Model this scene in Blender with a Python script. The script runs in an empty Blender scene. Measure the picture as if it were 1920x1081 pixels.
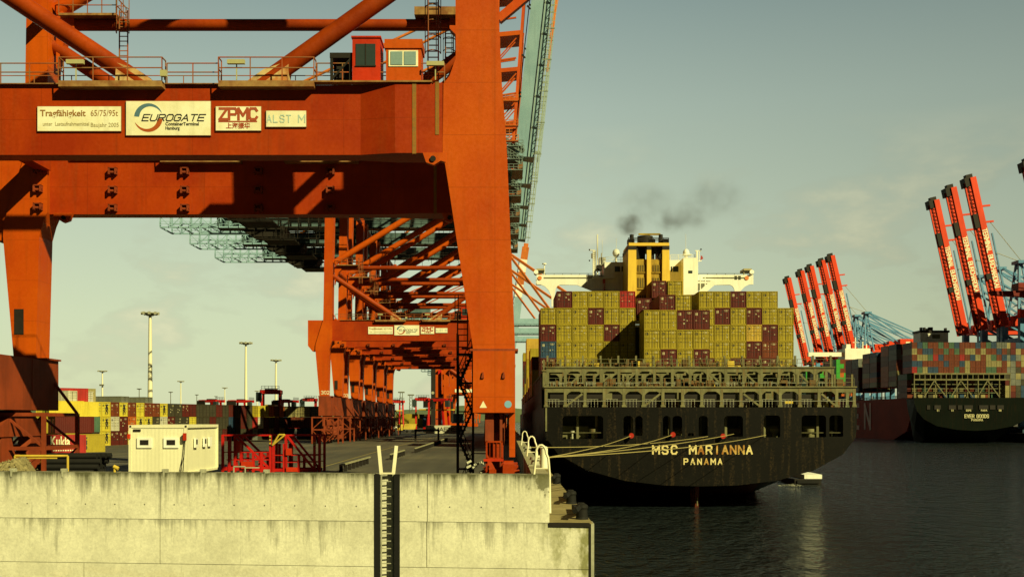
import bpy, math, random
from mathutils import Vector, Matrix
R = math.radians
sc = bpy.context.scene
C = sc.collection
# ---------------------------------------------------------------- camera
VX, VY, F = 950.0, 785.0, 2031.0          # vanishing point and focal length in photo pixels
CZ = 11.5                                  # camera height over the water
cam = bpy.data.objects.new('camera', bpy.data.cameras.new('camera'))
C.objects.link(cam); sc.camera = cam
cam.location = (0, 0, CZ); cam.rotation_euler = (R(90), 0, 0)
cam.data.sensor_width = 36; cam.data.lens = 36*F/1920
cam.data.shift_x = (960-VX)/1920; cam.data.shift_y = (VY-540.5)/1920
cam.data.clip_end = 9000; cam.data.clip_start = .5
# ---------------------------------------------------------------- light
AZ, EL = R(43), R(33)                      # sun behind the camera, to the right
sun = bpy.data.objects.new('sun', bpy.data.lights.new('sun', 'SUN'))
C.objects.link(sun); sun.location = (60, -60, 80)
d = Vector((math.sin(AZ)*math.cos(EL), -math.cos(AZ)*math.cos(EL), math.sin(EL)))
sun.rotation_euler = d.to_track_quat('Z', 'Y').to_euler()
sun.data.energy = 5.0; sun.data.angle = R(.5); sun.data.color = (1.0, .90, .42)
w = bpy.data.worlds.new('World'); sc.world = w; w.use_nodes = True
nt = w.node_tree; N = nt.nodes; L = nt.links
bg = N['Background']
def nd(nt_, t, **k):
    n = nt_.nodes.new(t)
    for a, b in k.items(): setattr(n, a, b)
    return n
def ramp(nt_, pts, interp='LINEAR'):
    n = nt_.nodes.new('ShaderNodeValToRGB'); n.color_ramp.interpolation = interp
    e = n.color_ramp.elements
    while len(e) < len(pts): e.new(.5)
    for i, (p, c) in enumerate(pts):
        e[i].position = p
        e[i].color = (c, c, c, 1) if isinstance(c, (int, float)) else (*c, 1)
    return n
def mth(nt_, op, a, b=None, clamp=False):
    n = nt_.nodes.new('ShaderNodeMath'); n.operation = op; n.use_clamp = clamp
    for i, v in ((0, a), (1, b)):
        if v is None: continue
        if isinstance(v, (int, float)): n.inputs[i].default_value = v
        else: nt_.links.new(v, n.inputs[i])
    return n.outputs[0]
def mixc(nt_, fac, a, b, mode='MIX'):
    n = nt_.nodes.new('ShaderNodeMix'); n.data_type = 'RGBA'; n.blend_type = mode
    for i, v in ((0, fac), (6, a), (7, b)):
        if isinstance(v, (int, float)): n.inputs[i].default_value = v
        elif isinstance(v, tuple): n.inputs[i].default_value = (*v, 1)
        else: nt_.links.new(v, n.inputs[i])
    return n.outputs[2]
tc = nd(nt, 'ShaderNodeTexCoord'); sx = nd(nt, 'ShaderNodeSeparateXYZ')
L.new(tc.outputs['Generated'], sx.inputs[0])
zr = mth(nt, 'MULTIPLY_ADD', sx.outputs[2], .8); zr.node.inputs[2].default_value = .1
grad = ramp(nt, [(0, (.03, .03, .016)), (.095, (.05, .05, .03)), (.10, (.52, .56, .35)), (.172, (.49, .55, .37)),
                 (.238, (.42, .49, .37)), (.32, (.32, .395, .335)), (.39, (.21, .28, .265)), (.47, (.07, .095, .10)), (1, (.015, .022, .028))])
L.new(zr, grad.inputs[0])
# cloud layer: a flat sheet far overhead, seen in perspective
den = mth(nt, 'MAXIMUM', mth(nt, 'ADD', sx.outputs[2], .10), .02)
cx = mth(nt, 'DIVIDE', sx.outputs[0], den); cy = mth(nt, 'DIVIDE', sx.outputs[1], den)
cmb = nd(nt, 'ShaderNodeCombineXYZ')
for i_, k_ in ((0, 5.5), (1, 5.5), (2, 13.0)): L.new(mth(nt, 'MULTIPLY', sx.outputs[i_], k_), cmb.inputs[i_])
cn = nd(nt, 'ShaderNodeTexNoise'); cn.inputs['Scale'].default_value = .95; cn.inputs['Detail'].default_value = 7
cn.inputs['Roughness'].default_value = .55
L.new(cmb.outputs[0], cn.inputs['Vector'])
cr = ramp(nt, [(.50, 0), (.60, 1)]); L.new(cn.outputs[0], cr.inputs[0])
fadez = ramp(nt, [(.0, 0), (.015, .7), (.14, .7), (.2, .45), (.26, 0)]); L.new(sx.outputs[2], fadez.inputs[0])
cfac = mth(nt, 'MULTIPLY', cr.outputs[0], fadez.outputs[0])
cr2 = ramp(nt, [(.53, 0), (.68, 1)]); L.new(cn.outputs[0], cr2.inputs[0])
ccol = mixc(nt, cr2.outputs[0], (.37, .39, .28), (.72, .68, .43))
sky1 = mixc(nt, cfac, grad.outputs[0], ccol)
sky = nd(nt, 'ShaderNodeTexSky', sky_type='NISHITA', sun_disc=False)
sky.sun_elevation = EL; sky.sun_rotation = math.pi - AZ
nis = mixc(nt, 1.0, sky.outputs[0], (.085, .080, .042), 'MULTIPLY')
sky2 = mixc(nt, .10, sky1, nis)
# sky dimmed behind the camera to deepen shade, and a slow falloff to the right
back = ramp(nt, [(0, .08), (.5, .12), (.80, .20), (.91, .93), (1, .93)])
L.new(mth(nt, 'MULTIPLY_ADD', sx.outputs[1], .5), back.inputs[0]); back.inputs[0].links[0].from_node.inputs[2].default_value = .5
rgt = ramp(nt, [(0, 1.05), (.52, 1.0), (.72, .74), (1, .55)])
L.new(mth(nt, 'MULTIPLY_ADD', sx.outputs[0], .5), rgt.inputs[0]); rgt.inputs[0].links[0].from_node.inputs[2].default_value = .5
sky3 = mixc(nt, 1.0, sky2, back.outputs[0], 'MULTIPLY')
sky4 = mixc(nt, 1.0, sky3, rgt.outputs[0], 'MULTIPLY')
L.new(sky4, bg.inputs[0]); bg.inputs[1].default_value = 1.0
sc.view_settings.view_transform = 'Standard'; sc.view_settings.look = 'None'
sc.view_settings.exposure = .46; sc.view_settings.gamma = 1
# ---------------------------------------------------------------- helpers
def W(px, py, Y): return Vector(((px-VX)/F*Y, Y, CZ+(VY-py)/F*Y))
def X_(px, Y): return (px-VX)/F*Y
def Z_(py, Y): return CZ+(VY-py)/F*Y
def tag(o, label=None, cat=None, group=None, kind=None):
    if label: o['label'] = label
    if cat: o['category'] = cat
    if group: o['group'] = group
    if kind: o['kind'] = kind
    return o
def empty(name, loc, rz=0):
    o = bpy.data.objects.new(name, None); C.objects.link(o)
    o.location = loc; o.rotation_euler = (0, 0, rz); o.empty_display_size = .5
    return o
def wloc(o):
    v = Vector((0, 0, 0))
    while o: v += o.location; o = o.parent
    return v
class MB:
    def __init__(s): s.v = []; s.f = []; s.m = []; s.sm = []
    def add(s, vs, fs, m=0, sm=False):
        b = len(s.v); s.v += [tuple(v) for v in vs]
        for f in fs: s.f.append([b+i for i in f]); s.m.append(m); s.sm.append(sm)
        return s
    def bx(s, x0, x1, y0, y1, z0, z1, m=0):
        if x0 > x1: x0, x1 = x1, x0
        if y0 > y1: y0, y1 = y1, y0
        if z0 > z1: z0, z1 = z1, z0
        return s.add([(x0,y0,z0),(x1,y0,z0),(x1,y1,z0),(x0,y1,z0),(x0,y0,z1),(x1,y0,z1),(x1,y1,z1),(x0,y1,z1)],
              [(0,3,2,1),(4,5,6,7),(0,1,5,4),(1,2,6,5),(2,3,7,6),(3,0,4,7)], m)
    def beam(s, p, q, a, b=None, m=0, up=(0, 1, 0)):
        # rectangular bar p-q; a across, b along 'up'
        b = b or a
        p, q = Vector(p), Vector(q); d = (q-p).normalized(); u = Vector(up)
        u = (u - d*u.dot(d))
        if u.length < 1e-3: u = Vector((1, 0, 0)); u = u-d*u.dot(d)
        u.normalize(); r = d.cross(u)
        vs = [c + r*i*a/2 + u*j*b/2 for c in (p, q) for i, j in ((-1,-1),(1,-1),(1,1),(-1,1))]
        return s.add(vs, [(0,1,2,3),(7,6,5,4),(0,4,5,1),(1,5,6,2),(2,6,7,3),(3,7,4,0)], m)
    def tube(s, p, q, r, n=8, m=0, r2=None, caps=True):
        p, q = Vector(p), Vector(q); d = (q-p).normalized()
        u = d.orthogonal().normalized(); v = d.cross(u); r2 = r if r2 is None else r2
        vs = []
        for c, rr in ((p, r), (q, r2)):
            for i in range(n):
                a = 2*math.pi*i/n; vs.append(c+(u*math.cos(a)+v*math.sin(a))*rr)
        s.add(vs, [(i, (i+1) % n, n+(i+1) % n, n+i) for i in range(n)], m, n > 6)
        if caps: s.add(vs, [tuple(range(n-1, -1, -1)), tuple(range(n, 2*n))], m)
        return s
    def path(s, pts, r, n=6, m=0):
        for a, b in zip(pts, pts[1:]): s.tube(a, b, r, n, m)
        return s
    def prism(s, poly, y0, y1, m=0):
        n = len(poly); vs = [(x, y0, z) for x, z in poly]+[(x, y1, z) for x, z in poly]
        return s.add(vs, [tuple(range(n)), tuple(range(2*n-1, n-1, -1))]+[(i, n+i, n+(i+1) % n, (i+1) % n) for i in range(n)], m)
    def prismx(s, poly, x0, x1, m=0):       # poly of (y,z)
        n = len(poly); vs = [(x0, y, z) for y, z in poly]+[(x1, y, z) for y, z in poly]
        return s.add(vs, [tuple(range(n-1, -1, -1)), tuple(range(n, 2*n))]+[((i+1) % n, n+(i+1) % n, n+i, i) for i in range(n)], m)
    def prismz(s, poly, z0, z1, m=0):
        n = len(poly); vs = [(x, y, z0) for x, y in poly]+[(x, y, z1) for x, y in poly]
        return s.add(vs, [tuple(range(n-1, -1, -1)), tuple(range(n, 2*n))]+[(i, (i+1) % n, n+(i+1) % n, n+i) for i in range(n)], m)
    def rail(s, p, q, h=1.1, step=1.6, r=.03, rails=(1.0, .5), m=0):
        p, q = Vector(p), Vector(q); n = max(1, round((q-p).length/step)); up = Vector((0, 0, h))
        for k in rails: s.beam(p+up*k, q+up*k, r*2, r*2, m)
        for i in range(n+1):
            c = p.lerp(q, i/n); s.beam(c, c+up, r*2, r*2, m, up=(0, 1, 0))
        return s
    def ladder(s, x, y, z0, z1, wd=.5, cage=True, r=.035, m=0, step=.6, side=-1):
        for i in (-1, 1): s.bx(x+i*wd/2-r, x+i*wd/2+r, y-r, y+r, z0, z1, m)
        z = z0+.2
        while z < z1: s.bx(x-wd/2, x+wd/2, y-r*.7, y+r*.7, z, z+r*1.4, m); z += step*.6
        if cage:
            z = z0+2.2
            c = [(x+wd*.75*math.cos(a), y+side*(.15+wd*1.1*math.sin(a))) for a in [math.pi*k/6 for k in range(7)]]
            while z < z1+1:
                s.path([(a, b, z) for a, b in c], r*.8, 4, m); z += step*1.5
            for a, b in c[::2]: s.bx(a-r*.6, a+r*.6, b-r*.6, b+r*.6, z0+2.2, z1+1, m)
        return s
    def build(s, name, mats, parent=None, origin=None):
        if not isinstance(mats, (list, tuple)): mats = [mats]
        if parent is not None: o0 = wloc(parent)
        elif origin is not None: o0 = Vector(origin)
        else:
            xs = [v[0] for v in s.v]; ys = [v[1] for v in s.v]; zs = [v[2] for v in s.v]
            o0 = Vector(((min(xs)+max(xs))/2, (min(ys)+max(ys))/2, min(zs)))
        me = bpy.data.meshes.new(name)
        me.from_pydata([(a-o0.x, b-o0.y, c-o0.z) for a, b, c in s.v], [], s.f)
        for mt in mats: me.materials.append(mt)
        me.polygons.foreach_set('material_index', s.m); me.polygons.foreach_set('use_smooth', s.sm)
        me.update()
        o = bpy.data.objects.new(name, me); C.objects.link(o)
        if parent is not None: o.parent = parent
        else: o.location = o0
        return o
def copy_tree(o, parent=None):
    c = o.copy(); C.objects.link(c); c.parent = parent
    for ch in list(o.children): copy_tree(ch, c)
    return c
def curve_mesh(cd):
    o = bpy.data.objects.new('tmp', cd); C.objects.link(o)
    dg = bpy.context.evaluated_depsgraph_get()
    me = bpy.data.meshes.new_from_object(o.evaluated_get(dg)); bpy.data.objects.remove(o)
    bpy.data.curves.remove(cd)
    return me
FACE = Matrix.Rotation(R(90), 4, 'X')        # XY text -> stands up, reads from -Y
def text(name, body, loc, size, mat, parent, bold=0, shear=0, align='CENTER', ext=.01, sx_=1, rot=None, spacing=1, rz=0):
    """lettering standing in the XZ plane at world loc (reads from -Y), rot = in-plane turn, rz = turn about Z"""
    cd = bpy.data.curves.new('t', 'FONT'); cd.body = body; cd.size = size; cd.offset = bold; cd.shear = shear
    cd.align_x = align; cd.align_y = 'CENTER'; cd.extrude = ext; cd.space_character = spacing; cd.resolution_u = 3
    me = curve_mesh(cd)
    M = Matrix.Rotation(rz, 4, 'Z') @ FACE @ Matrix.Rotation(rot or 0, 4, 'Z') @ Matrix.Diagonal((sx_, 1, 1, 1))
    me.transform(Matrix.Translation(Vector(loc)-wloc(parent)) @ M)
    me.name = name; me.materials.clear(); me.materials.append(mat)
    o = bpy.data.objects.new(name, me); C.objects.link(o); o.parent = parent
    return o
def plate(name, outer, holes, y0, th, mats, parent):
    cd = bpy.data.curves.new('p', 'CURVE'); cd.dimensions = '2D'; cd.fill_mode = 'BOTH'; cd.extrude = th/2
    for pl in [outer]+holes:
        sp = cd.splines.new('POLY'); sp.points.add(len(pl)-1); sp.use_cyclic_u = True
        for i, (x, z) in enumerate(pl): sp.points[i].co = (x, z, 0, 1)
    me = curve_mesh(cd)
    me.transform(Matrix.Translation(Vector((0, y0+th/2, 0))-wloc(parent)) @ FACE)
    me.name = name; me.materials.clear()
    for m_ in (mats if isinstance(mats, list) else [mats]): me.materials.append(m_)
    o = bpy.data.objects.new(name, me); C.objects.link(o); o.parent = parent
    return o
# ---------------------------------------------------------------- materials
MC = {}
def paint(name, col, col2=None, rough=.5, ns=.35, streak=.25, rust=.0, rustcol=(.10, .032, .008), bump=.15, metal=0, fine=.18, seam=0, rib=0, spec=.2):
    if name in MC: return MC[name]
    m = bpy.data.materials.new(name); m.use_nodes = True; MC[name] = m
    t = m.node_tree; b = t.nodes['Principled BSDF']
    b.inputs['Specular IOR Level'].default_value = spec
    tc = nd(t, 'ShaderNodeTexCoord'); oi = nd(t, 'ShaderNodeObjectInfo')
    ad = nd(t, 'ShaderNodeVectorMath', operation='ADD'); t.links.new(tc.outputs['Object'], ad.inputs[0])
    rv = mth(t, 'MULTIPLY', oi.outputs['Random'], 50.0); t.links.new(rv, ad.inputs[1])
    co = ad.outputs[0]
    n1 = nd(t, 'ShaderNodeTexNoise'); n1.inputs['Scale'].default_value = ns; n1.inputs['Detail'].default_value = 6; n1.inputs['Roughness'].default_value = .62
    t.links.new(co, n1.inputs['Vector'])
    r1 = ramp(t, [(.38, 0), (.62, 1)]); t.links.new(n1.outputs[0], r1.inputs[0])
    c = mixc(t, r1.outputs[0], col, col2 or tuple(x*.72 for x in col))
    mp = nd(t, 'ShaderNodeMapping'); mp.inputs['Scale'].default_value = (2.2, 2.2, .16); t.links.new(co, mp.inputs['Vector'])
    n2 = nd(t, 'ShaderNodeTexNoise'); n2.inputs['Scale'].default_value = 1.0; n2.inputs['Detail'].default_value = 5
    t.links.new(mp.outputs[0], n2.inputs['Vector'])
    r2 = ramp(t, [(.50, 0), (.70, 1)]); t.links.new(n2.outputs[0], r2.inputs[0])
    if streak: c = mixc(t, mth(t, 'MULTIPLY', r2.outputs[0], streak), c, tuple(x*.45 for x in col))
    n3 = nd(t, 'ShaderNodeTexNoise'); n3.inputs['Scale'].default_value = 5.0; n3.inputs['Detail'].default_value = 8; n3.inputs['Roughness'].default_value = .7
    t.links.new(co, n3.inputs['Vector'])
    if rust:
        rr = ramp(t, [(.53, 0), (.66, 1)]); t.links.new(mth(t, 'ADD', mth(t, 'MULTIPLY', n2.outputs[0], .55), mth(t, 'MULTIPLY', n3.outputs[0], .45)), rr.inputs[0])
        c = mixc(t, mth(t, 'MULTIPLY', rr.outputs[0], rust), c, rustcol)
    fr = ramp(t, [(.3, 1-fine), (.7, 1)]); t.links.new(n3.outputs[0], fr.inputs[0])
    c = mixc(t, 1.0, c, fr.outputs[0], 'MULTIPLY')
    h = n3.outputs[0]
    if seam:
        sp = nd(t, 'ShaderNodeSeparateXYZ'); t.links.new(tc.outputs['Object'], sp.inputs[0])
        acc = None
        for ax, per in ((0, seam), (2, seam*.72)):
            fx = mth(t, 'FRACT', mth(t, 'DIVIDE', sp.outputs[ax], per))
            li = mth(t, 'LESS_THAN', fx, .045/per)
            acc = li if acc is None else mth(t, 'MAXIMUM', acc, li)
        c = mixc(t, mth(t, 'MULTIPLY', acc, .38), c, tuple(x*.4 for x in col))
    if rib:
        sp = nd(t, 'ShaderNodeSeparateXYZ'); t.links.new(tc.outputs['Object'], sp.inputs[0])
        wv = mth(t, 'SINE', mth(t, 'MULTIPLY', mth(t, 'ADD', sp.outputs[0], sp.outputs[1]), rib))
        h = mth(t, 'ADD', mth(t, 'MULTIPLY', wv, .5), mth(t, 'MULTIPLY', h, .2))
    t.links.new(c, b.inputs['Base Color'])
    b.inputs['Metallic'].default_value = metal
    ro = ramp(t, [(.3, rough-.08), (.7, min(1, rough+.12))]); t.links.new(n3.outputs[0], ro.inputs[0]); t.links.new(ro.outputs[0], b.inputs['Roughness'])
    bp = nd(t, 'ShaderNodeBump'); bp.inputs['Strength'].default_value = bump; bp.inputs['Distance'].default_value = .05 if not rib else .04
    t.links.new(h, bp.inputs['Height']); t.links.new(bp.outputs[0], b.inputs['Normal'])
    return m
def plain(name, col, rough=.5, metal=0, emit=None):
    if name in MC: return MC[name]
    m = bpy.data.materials.new(name); m.use_nodes = True; MC[name] = m
    t = m.node_tree; b = t.nodes['Principled BSDF']
    n = nd(t, 'ShaderNodeTexNoise'); n.inputs['Scale'].default_value = 6
    c = mixc(t, n.outputs[0], col, tuple(x*.75 for x in col)); t.links.new(c, b.inputs['Base Color'])
    b.inputs['Roughness'].default_value = rough; b.inputs['Metallic'].default_value = metal
    return m
orange = paint('crane_orange', (.49, .078, .001), (.41, .050, .001), rough=.45, spec=.2, ns=.16, streak=.22, rust=.10, seam=4.2, fine=.12, rustcol=(.20, .09, .01))
redor = paint('crane_beam_red', (.36, .040, .001), (.27, .022, .001), rough=.45, spec=.2, ns=.22, streak=.25, rust=.10, seam=4.4, fine=.14, rustcol=(.22, .09, .02))
tubeor = paint('tube_orange', (.31, .042, .002), (.22, .026, .002), rough=.4, streak=.1, rust=.15, fine=.15)
brown = paint('sill_brown_red', (.26, .045, .012), (.18, .032, .01), rough=.6, streak=.4, rust=.3)
rustpl = paint('worn_platform', (.34, .20, .07), (.22, .09, .03), rough=.8, rust=.4, ns=1.2)
bare = paint('flaking_primer', (.55, .42, .20), (.45, .18, .05), rough=.8, ns=1.5, rust=.5)
cred = paint('cabin_red', (.55, .035, .008), rough=.4, fine=.1)
railm = paint('rail_redbrown', (.33, .07, .02), (.22, .12, .05), rough=.6, ns=1.5, rust=.3)
dark = paint('dark_steel', (.022, .018, .014), rough=.6, streak=.2)
black = paint('black_rubber', (.012, .012, .011), rough=.75)
glass = plain('cab_glass', (.035, .05, .05), .08)
glassb = plain('window_blind_blue', (.22, .33, .34), .25)
cream = paint('cream_panel', (.72, .70, .50), (.68, .66, .46), rough=.5, streak=.12, rust=0, fine=.06, bump=.3)
signw = paint('sign_white', (.78, .76, .58), (.70, .66, .44), rough=.5, ns=.8, streak=.2, rust=.04, fine=.05)
white = paint('ship_white', (.80, .80, .72), (.76, .75, .64), rough=.45, ns=.3, streak=.18, rust=.05, fine=.06)
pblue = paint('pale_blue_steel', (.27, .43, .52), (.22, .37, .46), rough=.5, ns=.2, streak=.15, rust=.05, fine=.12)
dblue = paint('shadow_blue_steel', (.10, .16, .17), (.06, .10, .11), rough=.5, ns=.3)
conc = paint('plain_concrete', (.34, .32, .20), (.26, .25, .15), rough=.85, ns=.8, streak=.3)
olive = paint('olive_grey_steel', (.20, .19, .095), (.13, .125, .06), rough=.7, ns=.6, streak=.35, rust=.55, rustcol=(.20, .075, .012), fine=.25)
olive2 = paint('olive_dark_steel', (.16, .165, .085), (.10, .11, .06), rough=.7, ns=.6, streak=.35, rust=.4, rustcol=(.14, .05, .01))
mastw = plain('mast_white', (.74, .72, .54), .5)
yelf = paint('funnel_yellow', (.74, .50, .06), (.68, .44, .06), rough=.5, ns=.4, streak=.15, rust=.05, fine=.1)
yeld = paint('funnel_yellow_sooty', (.48, .31, .03), (.30, .20, .03), rough=.6, ns=.7, streak=.6, rust=.2, rustcol=(.05, .035, .01), fine=.3)
yelp = paint('yellow_paint', (.62, .45, .06), rough=.5, rust=.2)
sred = paint('signal_red', (.48, .012, .008), (.40, .01, .008), rough=.45, rust=.08, fine=.15)
bred = paint('boom_red', (.72, .055, .012), (.60, .045, .010), rough=.5, ns=.1, fine=.1)
bdred = paint('boom_dark_red', (.22, .02, .01), (.12, .012, .01), rough=.6)
cblue = paint('crane_blue', (.11, .29, .50), (.09, .23, .42), rough=.5, ns=.2)
cblued = paint('crane_dark_blue', (.045, .09, .13), (.03, .06, .09), rough=.5)
lett = plain('lettering_white', (.80, .76, .50), .6)
lettb = plain('lettering_black', (.02, .02, .02), .5)
rope = plain('rope_yellow', (.36, .30, .11), .9)
galv = paint('galvanised', (.40, .40, .30), (.30, .30, .22), rough=.6, ns=2, rust=.1)
SF = {'A': [[(0,0),(.5,1),(1,0)],[(.2,.34),(.8,.34)]], 'B': [[(0,0),(0,1),(.75,1),(.95,.86),(.95,.66),(.75,.53),(0,.53)],[(.75,.53),(1,.4),(1,.14),(.8,0),(0,0)]],
 'C': [[(1,.8),(.8,1),(.2,1),(0,.8),(0,.2),(.2,0),(.8,0),(1,.2)]], 'D': [[(0,0),(0,1),(.7,1),(1,.75),(1,.25),(.7,0),(0,0)]], 'E': [[(1,1),(0,1),(0,0),(1,0)],[(0,.52),(.85,.52)]],
 'G': [[(1,.8),(.8,1),(.2,1),(0,.8),(0,.2),(.2,0),(.8,0),(1,.2),(1,.5),(.6,.5)]], 'H': [[(0,0),(0,1)],[(1,0),(1,1)],[(0,.5),(1,.5)]], 'I': [[(.5,0),(.5,1)]], 'K': [[(0,0),(0,1)],[(1,1),(.05,.45)],[(.35,.62),(1,0)]],
 'L': [[(0,1),(0,0),(.9,0)]], 'M': [[(0,0),(0,1),(.5,.35),(1,1),(1,0)]], 'N': [[(0,0),(0,1),(1,0),(1,1)]], 'O': [[(.2,0),(0,.2),(0,.8),(.2,1),(.8,1),(1,.8),(1,.2),(.8,0),(.2,0)]], 'P': [[(0,0),(0,1),(.8,1),(1,.85),(1,.6),(.8,.45),(0,.45)]],
 'R': [[(0,0),(0,1),(.8,1),(1,.85),(1,.62),(.8,.48),(0,.48)],[(.55,.48),(1,0)]], 'S': [[(1,.82),(.8,1),(.2,1),(0,.82),(0,.66),(.2,.53),(.8,.47),(1,.34),(1,.18),(.8,0),(.2,0),(0,.18)]], 'T': [[(0,1),(1,1)],[(.5,1),(.5,0)]],
 'U': [[(0,1),(0,.2),(.2,0),(.8,0),(1,.2),(1,1)]], 'V': [[(0,1),(.5,0),(1,1)]], 'Z': [[(0,1),(1,1),(0,0),(1,0)]], '0': [[(.2,0),(0,.2),(0,.8),(.2,1),(.8,1),(1,.8),(1,.2),(.8,0),(.2,0)]], '2': [[(0,.8),(.2,1),(.8,1),(1,.8),(1,.6),(0,0),(1,0)]], '3': [[(0,.85),(.2,1),(.8,1),(1,.8),(1,.62),(.75,.5),(.4,.5)],[(.75,.5),(1,.38),(1,.2),(.8,0),(.2,0),(0,.15)]], ' ': []}
def block(body, loc, h, mat, parent, wd=.62, gap=.32, th=.16, shear=0, align='C', M=None, name='lettering', flat=.012):
    """block capitals made of flat strokes; loc = world middle of the word; reads from -Y unless M turns it"""
    m_ = MB(); x = 0; S_ = []
    for ch in body:
        w_ = wd*h*(.25 if ch == 'I' else (1.2 if ch == 'M' else (.5 if ch == ' ' else 1)))
        for st in SF[ch]: S_.append([(x+(a*w_ if ch != 'I' else w_/2)+shear*h*b, b*h) for a, b in st])
        x += w_+gap*h
    x -= gap*h; k = 0; off = {'C': x/2, 'L': 0}[align]
    for st in S_:
        for (a, b), (c, d_) in zip(st, st[1:]):
            e = Vector((c-a, 0, d_-b)).normalized()*th*h*.42; y = -.0012*(k % 7)*(1 if h < 3 else 8); k += 1
            m_.beam(Vector((a-off, y, b-h/2))-e, Vector((c-off, y, d_-h/2))+e, th*h, flat)
    o = m_.build(name, mat, None, origin=(0, 0, 0)); me = o.data
    if M is not None: me.transform(M)
    me.transform(Matrix.Translation(Vector(loc)-wloc(parent))); o.parent = parent
    return o
def ordn(i): return ['bottom', 'first', 'second', 'third', 'fourth', 'fifth', 'sixth', 'seventh', 'eighth', 'ninth', 'tenth', 'eleventh', 'twelfth', 'thirteenth',
    'fourteenth', 'fifteenth', 'sixteenth', 'seventeenth', 'eighteenth', 'nineteenth', 'twentieth', 'twenty-first', 'twenty-second', 'twenty-third',
    'twenty-fourth', 'twenty-fifth', 'twenty-sixth', 'twenty-seventh', 'twenty-eighth', 'twenty-ninth', 'thirtieth', 'thirty-first', 'thirty-second', 'thirty-third'][i]
DZ = CZ-4.8                                   # quay deck level
# ================================================================ SETTING
def mat_water():
    m = bpy.data.materials.new('harbour_water'); m.use_nodes = True; t = m.node_tree; b = t.nodes['Principled BSDF']
    b.inputs['Base Color'].default_value = (.012, .017, .019, 1); b.inputs['Roughness'].default_value = .06
    b.inputs['IOR'].default_value = 1.33
    tc = nd(t, 'ShaderNodeTexCoord'); h = None
    for sc_, det, wgt, st in ((.12, 4, .9, (1, .6, 1)), (.55, 5, .8, (1, .7, 1)), (1.8, 6, .38, (1, .8, 1))):
        mp = nd(t, 'ShaderNodeMapping'); mp.inputs['Scale'].default_value = st; mp.inputs['Rotation'].default_value = (0, 0, .5)
        t.links.new(tc.outputs['Object'], mp.inputs['Vector'])
        n = nd(t, 'ShaderNodeTexNoise'); n.inputs['Scale'].default_value = sc_; n.inputs['Detail'].default_value = det
        t.links.new(mp.outputs[0], n.inputs['Vector']); v = mth(t, 'MULTIPLY', n.outputs[0], wgt)
        h = v if h is None else mth(t, 'ADD', h, v)
    bp = nd(t, 'ShaderNodeBump'); bp.inputs['Strength'].default_value = 1; bp.inputs['Distance'].default_value = 2.4
    t.links.new(h, bp.inputs['Height']); t.links.new(bp.outputs[0], b.inputs['Normal'])
    return m
MB().add([(-3500, -300, 0), (3500, -300, 0), (3500, 6500, 0), (-3500, 6500, 0)], [(0, 1, 2, 3)]).build('water', mat_water(), origin=(0, 0, 0))['kind'] = 'structure'
def mat_asphalt():
    m = bpy.data.materials.new('asphalt'); m.use_nodes = True; t = m.node_tree; b = t.nodes['Principled BSDF']
    tc = nd(t, 'ShaderNodeTexCoord')
    n1 = nd(t, 'ShaderNodeTexNoise'); n1.inputs['Scale'].default_value = .05; n1.inputs['Detail'].default_value = 7; t.links.new(tc.outputs['Object'], n1.inputs['Vector'])
    mp = nd(t, 'ShaderNodeMapping'); mp.inputs['Scale'].default_value = (.9, .05, 1); mp.inputs['Rotation'].default_value = (0, 0, .35); t.links.new(tc.outputs['Object'], mp.inputs['Vector'])
    n2 = nd(t, 'ShaderNodeTexNoise'); n2.inputs['Scale'].default_value = .6; n2.inputs['Detail'].default_value = 6; t.links.new(mp.outputs[0], n2.inputs['Vector'])
    n3 = nd(t, 'ShaderNodeTexNoise'); n3.inputs['Scale'].default_value = 3; n3.inputs['Detail'].default_value = 8; t.links.new(tc.outputs['Object'], n3.inputs['Vector'])
    s = mth(t, 'ADD', mth(t, 'MULTIPLY', n1.outputs[0], .45), mth(t, 'ADD', mth(t, 'MULTIPLY', n2.outputs[0], .35), mth(t, 'MULTIPLY', n3.outputs[0], .2)))
    r = ramp(t, [(.36, (.028, .026, .018)), (.5, (.055, .050, .034)), (.62, (.10, .088, .055))]); t.links.new(s, r.inputs[0])
    t.links.new(r.outputs[0], b.inputs['Base Color']); b.inputs['Roughness'].default_value = .85
    bp = nd(t, 'ShaderNodeBump'); bp.inputs['Strength'].default_value = .3; t.links.new(n3.outputs[0], bp.inputs['Height']); t.links.new(bp.outputs[0], b.inputs['Normal'])
    return m
asph = mat_asphalt()
def WY(x): return 55+(2.17-x)*.102
MB().prismz([(-1500, WY(-120)+.9), (-120, WY(-120)+.9), (1.3, WY(1.3)+.9), (1.3, 3200), (-1500, 3200)], -2, DZ).build('quay_deck', asph, origin=(0, 0, DZ))['kind'] = 'structure'
mk = MB()
for a, b in (((590, 879), (735, 838)), ((735, 838), (846, 812)),):
    pa = [X_(a[0], 4.8*F/(a[1]-VY)), 4.8*F/(a[1]-VY)]; pb = [X_(b[0], 4.8*F/(b[1]-VY)), 4.8*F/(b[1]-VY)]
    mk.prismz([(pa[0]-.1, pa[1]), (pa[0]+.1, pa[1]), (pb[0]+.1, pb[1]), (pb[0]-.1, pb[1])], DZ+.004, DZ+.008)
for y, x0, x1 in ((178, -62, -46), (205, -70, -46), (150, -58, -40), (131, -48, -30), (168, -64, -38)):
    mk.prismz([(x0, y), (x1, y-3), (x1, y-2.85), (x0, y+.15)], DZ+.004, DZ+.008, 1)
mk.build('road_markings', [plain('worn_yellow', (.28, .22, .06), .8), plain('worn_white', (.22, .20, .14), .8)])['kind'] = 'structure'
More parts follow.
